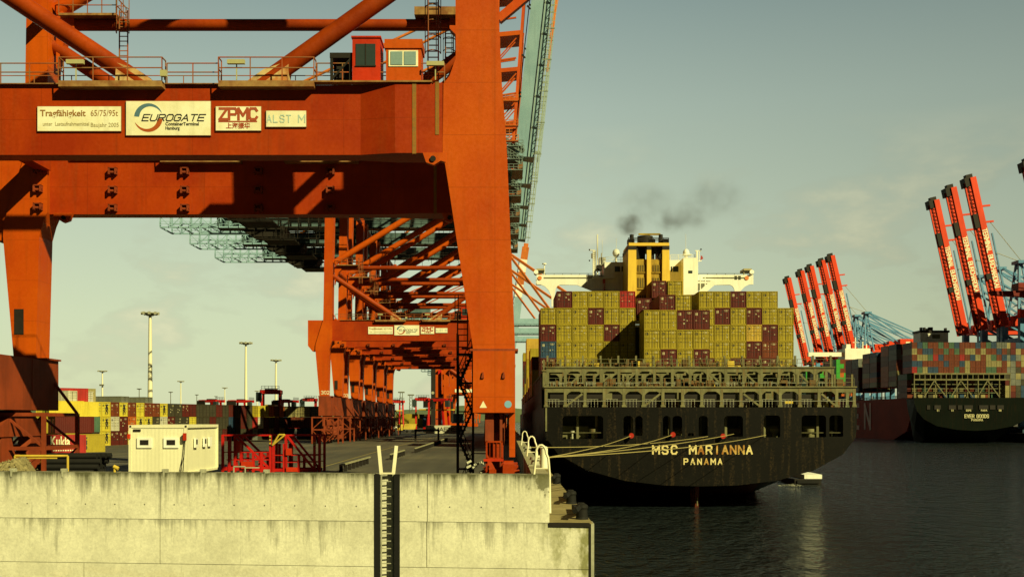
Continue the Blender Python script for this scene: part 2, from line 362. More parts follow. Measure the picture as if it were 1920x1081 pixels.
# --- quay wall
def mat_wall():
    m = bpy.data.materials.new('quay_concrete'); m.use_nodes = True; t = m.node_tree; b = t.nodes['Principled BSDF']
    tc = nd(t, 'ShaderNodeTexCoord'); sp = nd(t, 'ShaderNodeSeparateXYZ'); g = nd(t, 'ShaderNodeNewGeometry'); t.links.new(g.outputs['Position'], sp.inputs[0])
    def noise(sx_, sz, sc_, det=6, ro=.6):
        mp = nd(t, 'ShaderNodeMapping'); mp.inputs['Scale'].default_value = (sx_, sx_, sz); t.links.new(g.outputs['Position'], mp.inputs['Vector'])
        n = nd(t, 'ShaderNodeTexNoise'); n.inputs['Scale'].default_value = sc_; n.inputs['Detail'].default_value = det; n.inputs['Roughness'].default_value = ro
        t.links.new(mp.outputs[0], n.inputs['Vector']); return n.outputs[0]
    big = noise(1, 1, .45); fine = noise(1, 1, 7, 9, .75); drip = noise(1, .10, 2.6, 7, .65); streak2 = noise(1, .05, 6.5, 5)
    r0 = ramp(t, [(.35, (.60, .59, .46)), (.65, (.76, .75, .60))]); t.links.new(big, r0.inputs[0]); c = r0.outputs[0]
    # run-off dirt hanging from the upper edges (z 8.68 and 6.24)
    d1 = mth(t, 'SUBTRACT', 8.68, sp.outputs[2]); d2 = mth(t, 'SUBTRACT', 6.22, sp.outputs[2])
    e1 = ramp(t, [(0, .30), (.12, .17), (.5, .05), (1, 0)]); t.links.new(mth(t, 'DIVIDE', d1, 2.4), e1.inputs[0])
    e2 = ramp(t, [(0, 0), (.001, .13), (.2, .05), (.7, 0)]); t.links.new(mth(t, 'DIVIDE', d2, 2.4), e2.inputs[0])
    v = mth(t, 'ADD', mth(t, 'ADD', e1.outputs[0], e2.outputs[0]), mth(t, 'ADD', mth(t, 'MULTIPLY', drip, .7), mth(t, 'MULTIPLY', big, .3)))
    rd = ramp(t, [(.575, 0), (.66, .38), (.82, .95)]); t.links.new(v, rd.inputs[0])
    c = mixc(t, rd.outputs[0], c, (.075, .075, .035))
    rs = ramp(t, [(.62, 0), (.80, .25)]); t.links.new(streak2, rs.inputs[0]); c = mixc(t, rs.outputs[0], c, (.20, .19, .09))
    # orange weathering lower down
    lo = ramp(t, [(0, .6), (.5, 0)]); t.links.new(mth(t, 'DIVIDE', sp.outputs[2], 8.0), lo.inputs[0])
    ro_ = ramp(t, [(.52, 0), (.62, 1)]); t.links.new(noise(.6, 1.2, 1.3), ro_.inputs[0])
    c = mixc(t, mth(t, 'MULTIPLY', lo.outputs[0], ro_.outputs[0]), c, (.46, .30, .10))
    # algae patch near the end of the wall
    ax = ramp(t, [(0, 0), (.5, .0), (.8, 1)]); t.links.new(mth(t, 'DIVIDE', mth(t, 'ADD', sp.outputs[0], 2.0), 6.4), ax.inputs[0])
    gr = ramp(t, [(.50, 0), (.60, .8)]); t.links.new(mth(t, 'ADD', mth(t, 'MULTIPLY', e2.outputs[0], .8), noise(1, .5, .9)), gr.inputs[0])
    c = mixc(t, mth(t, 'MULTIPLY', gr.outputs[0], ax.outputs[0]), c, (.17, .17, .03))
    lx = ramp(t, [(0, 0), (.35, 0), (.8, .16), (1, .20)]); t.links.new(mth(t, 'DIVIDE', mth(t, 'ADD', sp.outputs[0], .4), 2.6), lx.inputs[0])
    lz = ramp(t, [(0, 1), (.45, .6), (.75, 0)]); t.links.new(mth(t, 'DIVIDE', mth(t, 'SUBTRACT', 8.7, sp.outputs[2]), 2.2), lz.inputs[0])
    lm = ramp(t, [(.62, 0), (.68, .8)]); lq = mth(t, 'MULTIPLY', lx.outputs[0], lz.outputs[0]); t.links.new(mth(t, 'ADD', lq, noise(1, .8, 1.9, 8)), lm.inputs[0])
    c = mixc(t, mth(t, 'MULTIPLY', lm.outputs[0], mth(t, 'MULTIPLY', lq, 12.0, True)), c, (.13, .125, .06))
    mo = ramp(t, [(.4, .93), (.62, 1.03)]); t.links.new(noise(1, 1, 2.2, 8, .7), mo.inputs[0]); c = mixc(t, 1, c, mo.outputs[0], 'MULTIPLY')
    ff = ramp(t, [(.3, .80), (.60, 1.06)]); t.links.new(fine, ff.inputs[0]); c = mixc(t, 1, c, ff.outputs[0], 'MULTIPLY')
    t.links.new(c, b.inputs['Base Color']); b.inputs['Roughness'].default_value = .88; b.inputs['Specular IOR Level'].default_value = .25
    bp = nd(t, 'ShaderNodeBump'); bp.inputs['Strength'].default_value = .35; bp.inputs['Distance'].default_value = .03; t.links.new(fine, bp.inputs['Height']); t.links.new(bp.outputs[0], b.inputs['Normal'])
    return m
wallm = mat_wall()
qw = empty('quay_wall', (2.17, 55, 0))
tag(qw, 'long pale concrete quay wall with dark streaks, a ladder recess and a low ledge at its right end', 'wall')
def slab(mb, x0, x1, z0, z1, d0=0, d1=1.0, m=0):
    mb.prismz([(x0, WY(x0)+d0), (x1, WY(x1)+d0), (x1, WY(x1)+d1), (x0, WY(x0)+d1)], z0, z1, m)
wf = MB()
xr0, xr1 = -6.82, -5.52
def joints(x0, x1, z0, z1, cuts):
    xs = [x0]+[c for c in cuts if x0 < c < x1]+[x1]
    for a, b in zip(xs, xs[1:]): slab(wf, a+.02 if a != x0 else a, b-.02 if b != x1 else b, z0, z1)
joints(-120, xr0, 6.245, 8.68, [-84, -66, -50, -34, X_(299, 57)]); joints(xr1, 2.17, 6.245, 8.68, [X_(801, 55.6)])
joints(-120, xr0, 3.905, 6.215, [-84, -66, -50, -34, X_(299, 57)]); joints(xr1, 4.17, 3.905, 6.215, [X_(800, 55.6)])
joints(-120, xr0, -2, 3.875, [-80, -44, X_(150, 57)]); joints(xr1, 4.17, -2, 3.875, [])
slab(wf, -120, xr0-.01, -2.5, 8.62, .07, .93); slab(wf, xr1+.01, 2.1, -2.5, 8.60, .07, .93); slab(wf, 2.1, 4.1, -2.5, 6.16, .07, .93)
slab(wf, xr0-.02, xr1+.02, -2.2, 8.66, .42, 1.0)
wf.build('wall_face', wallm, qw)
x = -58.0; th = MB()
while x < 1.6:
    if not (-7.2 < x < -5.2):
        for z in (7.0,): th.tube((x, WY(x)-.004, z), (x, WY(x)+.03, z), .035, 6)
    x += 1.62
th.build('tie_holes', dark, qw)['kind'] = 'stuff'
fs = MB(); slab(fs, xr0-.02, xr0+.27, -2, 8.66, -.02, .38); slab(fs, xr1-.27, xr1+.02, -2, 8.66, -.02, .38); fs.build('recess_rubber_strip', black, qw)
# coping parapet along the quay and the lower ledge
cp = MB(); cp.bx(1.3, 2.17, 56, 1100, DZ-3, 8.66)
y = 66
while y < 1000: cp.bx(1.28, 2.19, y, y+.05, DZ-2, 8.6, 1); y += 12
cp.build('coping', [conc, dark], qw)
ledgem = paint('ledge_concrete', (.30, .25, .12), (.22, .18, .08), rough=.9, ns=.5, streak=.3, fine=.25)
lg = MB(); lg.bx(2.175, 4.36, 56.05, 1100, -2, 6.24)
for k in range(60): lg.bx(2.18, 4.37, 60+k*6.5, 60+k*6.5+.07, 6.2, 6.25, 1)
lg.prismz([(2.18, 55.02), (4.36, 54.8), (4.36, 56.1), (2.18, 56.1)], 6.0, 6.245)
lg.build('ledge', [ledgem, dark], qw)
ep = MB(); ep.prismz([(2.15, 54.94), (4.2, 54.72), (4.2, 54.82), (2.15, 55.0)], 6.05, 6.26)
ep.bx(4.17, 4.26, 54.76, 56.1, -2, 6.2); ep.build('edge_plate', dark, qw)
MB().bx(4.26, 4.42, 54.72, 56.1, -2, 6.22).build('corner_guard', galv, qw)
def mooring_post(i, px, py, Y, sc_=1):
    X = X_(px, Y); z0 = 6.245
    t = empty('fender_post', (X, Y, z0))
    tag(t, ['squat black rubber fender post at the near corner of the ledge', 'squat black rubber fender post in the middle of the three on the ledge', 'squat black rubber fender post farthest along the ledge, under the hoop'][i], 'fender', 'rubber fender posts along the ledge')
    b = MB(); pr = [(.36, 0), (.31, .12), (.29, .5), (.33, .62), (.30, .74), (.16, .82)]
    for (r0, a), (r1, c) in zip(pr, pr[1:]): b.tube((X, Y, z0+a), (X, Y, z0+c), r0, 14, r2=r1, caps=False)
    b.tube((X, Y, z0+.80), (X, Y, z0+.83), .165, 14); b.build('post', black, t)
    a = MB(); a.beam((X-.15, Y-.1, z0+.66), (X-.42, Y-1.0, z0+.50), .22, .26); a.prismx([(Y+.3, z0+.62), (Y+2.0, z0+.15), (Y+6.0, z0+.05), (Y+6.0, z0+.30), (Y+2.4, z0+.42), (Y+.4, z0+.84)], X-.18, X+.16)
    a.build('rubber_arm', black, t)
for i, a in enumerate([(1091, 972, 57.0), (1071, 943, 67.4), (1044, 900, 88)]): mooring_post(i, *a)
def hoop(i, Y, X):
    t = empty('ladder_hoop', (X, Y, 8.66))
    tag(t, ['tall white steel grab hoop at the near end of the quay edge', 'white steel grab hoop in the middle of the three on the quay edge', 'white steel grab hoop farthest along the quay edge'][i], 'handrail', 'white grab hoops on the quay edge')
    for s in (0,):
        pts = [(X-.40, Y, 8.66), (X-.30, Y, 9.55)]+[(X-.04-.26*math.cos(a), Y, 9.75+.42*math.sin(a)) for a in [math.pi*k/8 for k in range(9)]]+[(X+.33, Y, 9.5), (X+.40, Y, 8.66), (X+.42, Y-.15, 6.7)]
        MB().path(pts, .06, 8).build('hoop', signw, t)
    MB().bx(X-.40, X+.40, Y-.03, Y+.03, 8.95, 9.0).build('cross_bar', signw, t)
for i, (Y, X) in enumerate([(55.5, 1.80), (83, 1.95), (118, 2.0)]): hoop(i, Y, X)
# white post and mooring bollard behind the first hoop
t = empty('quay_post', (2.15, 62.5, 8.66)); tag(t, 'stout white round post behind the near grab hoop', 'post')
MB().tube((2.15, 62.5, 8.66), (2.15, 62.5, 9.85), .22, 14).build('post', signw, t); MB().tube((2.15, 62.5, 9.85), (2.15, 62.5, 9.93), .26, 14, r2=.12).build('cap', signw, t)
MB().beam((1.7, 62.5, 9.35), (2.15, 62.5, 9.35), .12).build('arm', signw, t)
def bollard(X, Y, lab):
    t = empty('mooring_bollard', (X, Y, 8.66)); tag(t, lab, 'bollard')
    b = MB(); b.tube((X, Y, 8.66), (X, Y, 9.0), .3, 12, r2=.22, caps=False); b.tube((X, Y, 9.0), (X, Y, 9.18), .36, 12, r2=.32); b.build('bollard_head', galv, t)
    MB().bx(X-.4, X+.35, Y-.4, Y+.4, 8.655, 8.72).build('base_plate', galv, t)
bollard(1.75, 66.5, 'grey steel mooring bollard holding the stern ropes at the quay edge'); bollard(1.75, 92, 'grey steel mooring bollard by the middle grab hoop')
# wall ladder
t = empty('wall_ladder', (-6.17, WY(-6.17), 2)); tag(t, 'white steel ladder in the recess of the quay wall with flared handrails above', 'ladder')
yl = WY(-6.17)+.16
for s in (-1, 1): MB().beam((-6.17+s*.31, yl, 0), (-6.17+s*.31, yl, 8.66), .07, .05).build('stile', galv, t)
for s in (-1, 1):
    MB().beam((-6.17+s*.31, yl, 8.64), (-6.17+s*(.46), yl+.1, 10.12), .17, .10).build('handrail', signw, t)
z = .2
while z < 8.6: MB().beam((-6.49, yl, z), (-5.85, yl, z), .045, .045).build('rung', galv, t); z += .385
MB().bx(-6.5, -5.84, yl-.05, yl+.06, 8.66, 8.74).build('top_bar', signw, t)
# small fittings along the coping of the wall
for i, (px, kind) in enumerate([(21, 0), (117, 0), (211, 1), (307, 0), (378, 0), (448, 2), (498, 0)]):
    Y = WY(X_(px, 57.5)); X = X_(px, Y)
    t = MB()
    if kind == 0: t.bx(X-.14, X+.14, Y+.1, Y+.4, 8.68, 8.86); t.bx(X-.05, X+.05, Y-.02, Y+.1, 8.4, 8.8)
    elif kind == 1: t.tube((X, Y+.3, 8.68), (X, Y+.3, 9.0), .07, 8); t.tube((X-.05, Y+.3, 8.98), (X+.2, Y+.3, 8.86), .11, 8)
    else: t.path([(X-.35, Y+.3, 8.68), (X-.35, Y+.3, 9.0), (X+.25, Y+.3, 9.0), (X+.25, Y+.3, 8.68)], .04, 6); t.beam((X+.25, Y+.3, 8.95), (X+1.0, Y+.3, 8.95), .06)
    o = t.build('wall_fitting', [yelp if kind == 1 else galv]); tag(o, ['small grey bracket on the wall coping below the gravel pile', 'small grey bracket on the wall coping below the yellow pipe rack', 'small yellow pipe elbow on the wall coping left of the cabin', 'small grey bracket on the wall coping under the left half of the cabin',
        'small grey bracket on the wall coping under the right end of the cabin', 'white pipe hoop on the wall coping before the left red frame', 'small pale bracket on the wall coping between the two red frames'][i], 'bracket')
# hills on the horizon
random.seed(5); hb = MB(); xs = list(range(-2600, 2700, 40)); hs = []
for k, x in enumerate(xs): hs.append(38+14*math.sin(k*.13)+7*math.sin(k*.41+1)+4*random.random())
vs = [(x, 3900, -1) for x in xs]+[(x, 3950, h) for x, h in zip(xs, hs)]+[(x, 4900, h*.8) for x, h in zip(xs, hs)]
n = len(xs); hb.add(vs, [(i, i+1, n+i+1, n+i) for i in range(n-1)]+[(n+i, n+i+1, 2*n+i+1, 2*n+i) for i in range(n-1)])
hb.build('hills', paint('far_woods', (.10, .13, .075), (.07, .10, .06), rough=.9, ns=.02), origin=(0, 3900, 0))['kind'] = 'structure'
# ================================================================ GANTRY CRANES
def arc(cx, cz, r, a0, a1, n=6): return [(cx+r*math.cos(R(a0+(a1-a0)*k/n)), cz+r*math.sin(R(a0+(a1-a0)*k/n))) for k in range(n+1)]
G = -35.0                     # landside rail, x = 0 is the waterside rail
def mirror(poly): return [(G-x, z) for x, z in poly][::-1]
def make_crane():
    root = empty('gantry_crane', (0, 0, 0))
    for fy, far in ((0.0, False), (18.3, True)):
        y0, y1 = fy-1.2, fy+1.2
        leg = [(-1.24, 8.85), (1.19, 8.85), (.73, 19.9), (.60, 22), (.42, 24.2), (.21, 29), (-.45, 58), (-2.75, 58), (-2.28, 34), (-2.24, 25.6), (-2.6, 24.6), (-2.95, 24.15), (-3.0, 20.2), (-2.84, 19.4), (-2.68, 18.4)]
        MB().prism(leg, y0, y1).build('leg', orange, root)
        ll = [(-36.1, 9.35), (-34.45, 9.35), (-34.2, 18.4), (-33.9, 19.5), (-33.6, 20.2), (-33.6, 24.15), (-33.58, 29), (-33.5, 36), (-33.2, 52.2), (-34.9, 52.2), (-35.25, 29), (-35.35, 24.3), (-36.85, 19.4), (-36.9, 18.4)]
        MB().prism(ll, y0, y1).build('leg', orange, root)
        # portal beam: thinner in the middle, cranked out to full width at the legs
        pts = [(G+1.25, fy-.72), (G+4.6, fy-.72), (G+6.0, fy-.72), (-9.8+2.0, fy-.72), (-5.75, y0+.01), (-3.0, y0+.01),
               (-3.0, y1-.01), (-5.75, y1-.01), (-7.8, fy+.72), (G+6.0, fy+.72), (G+4.6, fy+.72), (G+1.25, fy+.72)]
        pts[3] = (-7.8, fy-.72)
        MB().prismz(pts, 20.15, 24.2).build('portal_beam', redor, root)
        # fillets and lugs under the beam, outer shoulder on the land side
        gp = [(-3.0, 24.18)]+[(-3.9, 24.2)]+arc(-3.9, 25.6, 1.4, 270, 350, 6)+[(-2.3, 25.6)]
        lug = [(-4.15, 20.16), (-3.95, 19.6), (-3.5, 19.45), (-3.1, 19.7), (-2.8, 19.6), (-2.8, 20.16)]
        for q in (gp, [(x-.9, z) for x, z in mirror(gp)]): MB().prism(q, fy-.5, fy+.5).build('gusset', orange, root)
        for q in (lug, [(x-.9, z) for x, z in mirror(lug)]): MB().prism(q, y0-.03, y0+.4).build('pin_lug', orange, root)
        for q in (-3.55, G+2.65): MB().tube((q, y0-.12, 19.8), (q, y0+.2, 19.8), .17, 10).build('pin', dark, root)
        MB().prism([(-38.4, 19.2), (-38.4, 24.2), (-35.3, 24.2), (-36.7, 19.4), (-36.8, 18.2), (-37.5, 18.1)], fy-.95, fy+.95).build('beam_end', orange, root)
        # stain strips and the splice ribs near the waterside leg
        for q in ((-4.75, -4.52, 20.1), (-3.42, -3.2, 21.2)): MB().bx(q[0], q[1], y0-.015, y0+.05, q[2], 24.25).build('splice_strip', paint('splice_stain', (.30, .13, .02), (.22, .12, .03), rust=.3, ns=2), root)
        # flange at the foot of the legs
        s = MB(); s.bx(-1.42, 1.36, y0-.12, y1+.12, 8.72, 8.85); s.build('leg_flange', brown, root)
        s = MB(); s.bx(G-1.36, G+1.42, y0-.12, y1+.12, 9.22, 9.35); s.build('leg_flange', brown, root)
        # tubes
        T = MB(); T.tube((G+1.8, fy, 34.6), (-2.0, fy, 34.6), .44, 14); T.build('tie_tube', tubeor, root)
        MB().tube((-20.5, fy, 24.35), (-33.6, fy, 33.0), .53, 16).build('brace_tube', tubeor, root)
        MB().tube((-13.9, fy, 24.35), (-2.3, fy, 32.6), .53, 16).build('brace_tube', tubeor, root)
        MB().tube((-33.4, fy, 35.6), (-2.6, fy, 54.4), .60, 16).build('brace_tube', orange, root)
        for x, sg in ((-20.5, 1), (-13.9, -1)):      # flaking shoes where the braces meet the beam
            MB().prism([(x-1.7, 24.22), (x+1.0, 24.22), (x-.4*sg, 25.2), (x-1.6*sg, 25.6)] if sg > 0 else [(x-1.0, 24.22), (x+1.7, 24.22), (x+1.9, 25.7), (x+.4, 25.2)], fy-.50, fy+.50).build('brace_shoe', bare, root)
                                           # knee plates at the tube/leg nodes
        k = [(-2.25, 31.2), (-2.25, 36.0), (-2.9, 35.3), (-3.6, 35.0), (-3.6, 34.2), (-3.0, 33.6), (-2.7, 32.8)]
        for q in (k, [(x+.95-2*.95*0-1.6*.9, z) for x, z in mirror(k)]): MB().prism(q, fy-.45, fy+.45).build('knee_plate', orange, root)
        # walkway: platforms and railings on the beam
        for a, b in ((-25.1, -19.15), (-15.9, -10.4)): MB().bx(a, b, fy-1.42, fy-.7, 23.92, 24.26).build('platform', rustpl, root)
        p = MB()
        p.bx(-10.4, -3.6, fy-1.32, fy-.7, 24.21, 24.3); p.bx(G+3, -25.1, fy-.95, fy-.6, 24.21, 24.26); p.bx(-19.15, -15.9, fy-.95, fy-.6, 24.21, 24.26)
        p.build('walkway', rustpl, root)
        r_ = MB()
        for a, b, yy in ((-25.1, -19.15, fy-1.38), (-15.9, -10.4, fy-1.38)):
            r_.rail((a, yy, 24.26), (b, yy, 24.26), 1.35, 1.95, .028, (1, .55)); r_.rail((a, yy, 24.26), (a, fy-.7, 24.26), 1.35, 1, .028); r_.rail((b, yy, 24.26), (b, fy-.7, 24.26), 1.35, 1, .028)
        for a, b in ((G+3, -25.3), (-19, -16.0), (-10.3, -2.9)): r_.rail((a, fy-.92, 24.26), (b, fy-.92, 24.26), 1.15, 1.55, .028, (1, .55))
        r_.rail((G+3, fy+1, 24.2), (-3, fy+1, 24.2), 1.1, 2.2, .022, (1,))
        r_.build('railing', railm, root)
        # caged ladders
        MB().ladder(-3.7, fy+1.1, 24.4, 34.5, .62, r=.04).build('caged_ladder', railm, root); MB().ladder(-28.0, fy-.9, 31.4, 35.4, .62, r=.04).build('caged_ladder', railm, root)
        MB().bx(G+2.2, -28.5, fy-1.1, fy+1.1, 34.95, 35.12).build('landing', rustpl, root); MB().bx(-6.2, -2.3, fy-1.1, fy+1.1, 35.0, 35.6).build('landing', rustpl, root)
        r_ = MB(); r_.rail((G+2.2, fy-1.05, 35.12), (-28.5, fy-1.05, 35.12), 1.2, 1.1, .03); r_.rail((-28.5, fy-1.05, 35.12), (-28.5, fy+1.05, 35.12), 1.2, 1.1, .03); r_.build('landing_railing', railm, root)
        # bolted brackets on the face of the far beam only
        if far:
            for x in (-34.2, -28.8, -23.4, -17.9, -12.5):
                for z in (23.3, 21.9, 20.55):
                    yy = (y0 if x < G+4.2 or x > -5.7 else fy-.72)
                    b = MB(); b.bx(x-.30, x-.18, yy-.42, yy, z-.22, z+.30); b.bx(x+.18, x+.30, yy-.42, yy, z-.22, z+.30); b.bx(x-.3, x+.3, yy-.42, yy, z+.22, z+.30); b.tube((x-.3, yy-.25, z-.05), (x+.3, yy-.25, z-.05), .11, 8); b.build('bracket', brown, root)
            b = MB(); b.bx(-36.05, -35.35, y0-.03, y0+.2, 11.1, 13.0); b.build('leg_window', dark, root)
        # tie between the two frames
    for x in (-1.2, G+1.2):
        for z in ((34.6, 56.0) if x > -5 else (34.6, 51.0)): MB().tube((x, 1.2, z), (x, 17.1, z), .45, 12).build('cross_tube', tubeor, root)
        MB().beam((x, 1.2, 24), (x, 17.1, 24), 1.0, 1.4, up=(0, 0, 1)).build('cross_beam', redor, root)
    # sill beams, equalisers, bogies
    for x0, zt, zb in ((0.0, 8.72, 5.17), (G, 9.22, 5.45)):
        s = MB(); s.bx(x0-1.24, x0+1.19, -1.35, 19.65, zb, zt)
        for y in (3.2, 9.1, 15.0): s.bx(x0-1.27, x0+1.22, y, y+.12, zb+.02, zt-.02)
        s.build('sill_beam', orange if x0 == 0 else brown, root)
        for yc in (3.3, 15.0):
            MB().prismx([(yc-3.6, zb-1.9), (yc+3.6, zb-1.9), (yc+3.6, zb-1.2), (yc+1.2, zb-.02), (yc-1.2, zb-.02), (yc-3.6, zb-1.2)], x0-.62, x0+.55).build('equaliser', brown, root)
            for yy in (yc-2.4, yc+2.4):
                b = MB(); b.prismx([(yy-1.7, 1.0), (yy+1.7, 1.0), (yy+1.7, 1.6), (yy+.7, zb-1.92), (yy-.7, zb-1.92), (yy-1.7, 1.6)], x0-.5, x0+.45)
                b.bx(x0-.75, x0-.45, yy-1.5, yy-.9, .9, 1.8); b.bx(x0+.45, x0+1.5, yy-1.6, yy-.6, .8, 1.6); bo = b.build('bogie', redor if x0 == 0 else brown, root)
                for k in (-1.1, 0, 1.1): MB().tube((x0-.2, yy+k, .52), (x0+.2, yy+k, .52), .5, 16).build('wheel', dark, bo)
        # bumper frame and drive box at the near end
        f = MB(); f.bx(x0-.50, x0-.40, -1.6, -1.5, .3, 3.55); f.bx(x0+.38, x0+.48, -1.6, -1.5, .3, 3.55); f.bx(x0-.5, x0+.48, -1.6, -1.5, 3.45, 3.55); f.bx(x0-.5, x0+.48, -1.6, -1.5, 2.5, 2.6)
        for k in range(3): f.bx(x0-.28+k*.2, x0-.25+k*.2, -1.58, -1.53, 2.6, 3.5)
        f.bx(x0-.15, x0+.32, -1.5, -1.3, 2.55, 3.4); f.build('bumper_frame', redor if x0 == 0 else brown, root)
        MB().bx(x0-.62, x0+.52, -1.75, -1.5, 2.38, 2.52).build('bumper_bar', cred if x0 == 0 else brown, root)
        m_ = MB(); m_.bx(x0+.5, x0+1.15, -1.8, -.9, 1.3, 2.2); m_.tube((x0+.55, -1.5, 2.2), (x0+1.1, -1.5, 2.2), .22, 10); m_.bx(x0-.3, x0+.1, -1.9, -1.5, 1.2, 1.9); m_.build('drive_box', redor if x0 == 0 else brown, root)
        m_ = MB(); m_.bx(x0-.55, x0-.05, -.9, -.5, 3.5, zb); m_.bx(x0+.3, x0+.45, -.9, -.5, 2.0, zb); m_.build('hanger_plate', brown, root)
        m_ = MB(); random.seed(6)
        for k in range(16): x = x0-random.uniform(.6, 1.9); z = random.uniform(.6, 2.6); m_.beam((x, -1, z), (x+.25, -.8, z+.12), .12)
        if x0 == 0: m_.build('hose_clips', galv, root)['kind'] = 'stuff'
    MB().bx(.85, 1.19, -1.0, -.4, 2.6, 5.15).build('cable_guide', orange, root)
    d = MB(); d.add([(-.86, -1.356, 5.45), (-.44, -1.356, 5.45), (-.65, -1.356, 5.85)], [(0, 1, 2)]); d.build('warning_triangle', lett, root)
    MB().tube((.78, -1.36, 5.65), (.78, -1.30, 5.65), .21, 18).build('round_sign', plain('sign_blue', (.20, .42, .60), .4), root)
    for x in (-.68, .52): MB().prism([(x-.09, 7.15), (x+.09, 7.15), (x+.04, 7.5), (x-.02, 7.5)], -1.46, -1.34).build('lifting_lug', brown, root)
    # access frame round the landside bogies
    for yc in (-3.0, 13.0):
        f = MB(); x0, x1 = G-2.2, G+2.9
        for x in (x0, x0+2.4, x1):
            for y in (yc, yc+6): f.bx(x-.13, x+.13, y-.13, y+.13, 0, 5.2)
        for z in (2.6, 5.0):
            for y in (yc, yc+6): f.bx(x0, x1, y-.12, y+.12, z, z+.25)
            f.bx(x0-.1, x0+.1, yc, yc+6, z, z+.25); f.bx(x1-.1, x1+.1, yc, yc+6, z, z+.25)
        for y in (yc, yc+6): f.beam((x0, y, 2.8), (x0+2.4, y, 5.0), .16); f.beam((x0+2.4, y, 5.0), (x1, y, 2.8), .16); f.beam((x0, y, 2.6), (x0+2.4, y, .2), .14); f.beam((x1, y, 2.6), (x0+2.4, y, .2), .14)
        f.beam((x1, yc+6, 5.2), (x1-1.8, yc+6, 7.6), .18); f.build('bogie_frame', brown, root)
    # stairs beside the waterside leg
    s = MB(); z = 0; k = 0
    while z < 8.6:
        a, b = ((-2.2, -1.42) if k % 2 == 0 else (-1.42, -2.2))
        for y in (2.2, 3.2): s.beam((a, y, z), (b, y, z+1.75), .10, .06)
        for q in range(7): s.bx(a+(b-a)*(q+.2)/7-.13, a+(b-a)*(q+.2)/7+.13, 2.1, 3.3, z+.25*q+.08, z+.25*q+.16)
        s.rail((a, 2.15, z), (b, 2.15, z+1.75), 1.0, .8, .025); z += 1.75; k += 1
        s.bx(-2.28, -1.36, 2.0, 3.4, z-.04, z+.04) if k % 1 == 0 else None
    for x in (-2.3, -1.36):
        for y in (2.0, 3.4): s.bx(x-.05, x+.05, y-.05, y+.05, 0, 10)
    s.build('stair_tower', dark, root)
    MB().ladder(-1.95, 1.4, 8.9, 11.2, .6, r=.04).build('leg_ladder', railm, root); pass
    # things on the near beam: switch frame, cabins, floodlights
    f = MB()
    for x in (-9.45, -8.35):
        for y in (-.9, .4): f.bx(x-.08, x+.08, y-.08, y+.08, 24.3, 26.0)
    f.bx(-9.55, -8.25, -1.0, .5, 25.7, 26.0); f.bx(-9.2, -8.5, -.6, .4, 24.3, 25.5); f.beam((-9.5, -.95, 24.4), (-8.3, -.95, 25.7), .1); f.build('switch_frame', dark, root)
    c = MB(); c.bx(-8.22, -6.62, -1.15, .6, 24.3, 26.80); c.bx(-8.28, -6.56, -1.22, .66, 26.80, 26.9); cab = c.build('booth', cred, root)
    c = MB(); c.bx(-8.02, -6.88, -1.18, -1.13, 25.2, 26.45); c.build('window', glass, cab)
    c = MB(); c.bx(-7.47, -7.42, -1.21, -1.13, 25.2, 26.45); c.bx(-8.05, -6.85, -1.21, -1.13, 25.14, 25.21); c.build('mullion', dark, cab)
    c = MB(); c.bx(-6.28, -4.25, -1.12, .5, 24.3, 26.2); c.bx(-6.36, -4.17, -1.2, .58, 26.2, 26.72); hut = c.build('electrical_house', orange, root)
    c = MB(); c.bx(-6.12, -4.42, -1.17, -1.11, 25.15, 26.08); c.build('window_frame', signw, hut)
    c = MB(); c.bx(-6.0, -5.32, -1.2, -1.15, 25.24, 26.0); c.bx(-5.22, -4.54, -1.2, -1.15, 25.24, 26.0); c.build('pane', glassb, hut)
    for x, z in ((-24.1, 25.3), (-14.85, 25.3), (-19.0, 24.55), (-3.4, 25.2)):
        c = MB(); c.bx(x-.5, x+.5, -1.6, -1.38, z-.12, z+.12) if x != -19.0 else c.bx(x-.18, x+.18, -1.65, -1.38, z-.1, z+.25)
        c.bx(x-.03, x+.03, -1.40, -1.34, 24.3, z-.1); c.build('floodlight', plain('lamp_housing', (.42, .40, .20), .4), root)
    # sign boards with their writing
    def sx2(px): return (px-VX)/32.44+.7
    def sz2(py): return (VY-py)/32.44+4.8
    def board(a, b, c, d_):
        m_ = MB(); m_.bx(sx2(a), sx2(b), -.84, -.73, sz2(d_), sz2(c)); o = m_.build('sign_board', signw, root)
        e = MB(); x0, x1, z0, z1 = sx2(a), sx2(b), sz2(d_), sz2(c)
        e.bx(x0-.03, x1+.03, -.82, -.75, z0-.03, z0); e.bx(x0-.03, x1+.03, -.82, -.75, z1, z1+.03); e.bx(x0-.03, x0, -.82, -.75, z0, z1); e.bx(x1, x1+.03, -.82, -.75, z0, z1); e.build('sign_frame', railm, o)
        return o
    brn = plain('faded_brown_letters', (.30, .14, .03), .6); grn = plain('faded_grey_letters', (.34, .28, .12), .6); redl = plain('oxide_letters', (.36, .06, .015), .6)
    blu = plain('logo_blue', (.08, .17, .23), .5); pale = plain('faded_blue_letters', (.42, .56, .50), .6); orl = plain('logo_red', (.40, .08, .01), .5)
    yt = -.85
    o = board(66, 223, 197, 243)
    text('lettering', 'Tragfähigkeit', (sx2(71), yt, sz2(210)), .52, brn, o, bold=.010, align='LEFT', ext=.004, sx_=.98)
    text('lettering', '65/75/95t', (sx2(166), yt, sz2(210)), .50, brn, o, align='LEFT', ext=.004, sx_=.82)
    text('lettering', 'unter  Lastaufnahmemittel', (sx2(76), yt, sz2(230)), .32, grn, o, align='LEFT', ext=.004, sx_=.80)
    text('lettering', 'Baujahr 2005', (sx2(166), yt, sz2(232)), .34, grn, o, align='LEFT', ext=.004, sx_=.92)
    o = board(233, 392, 187, 251)
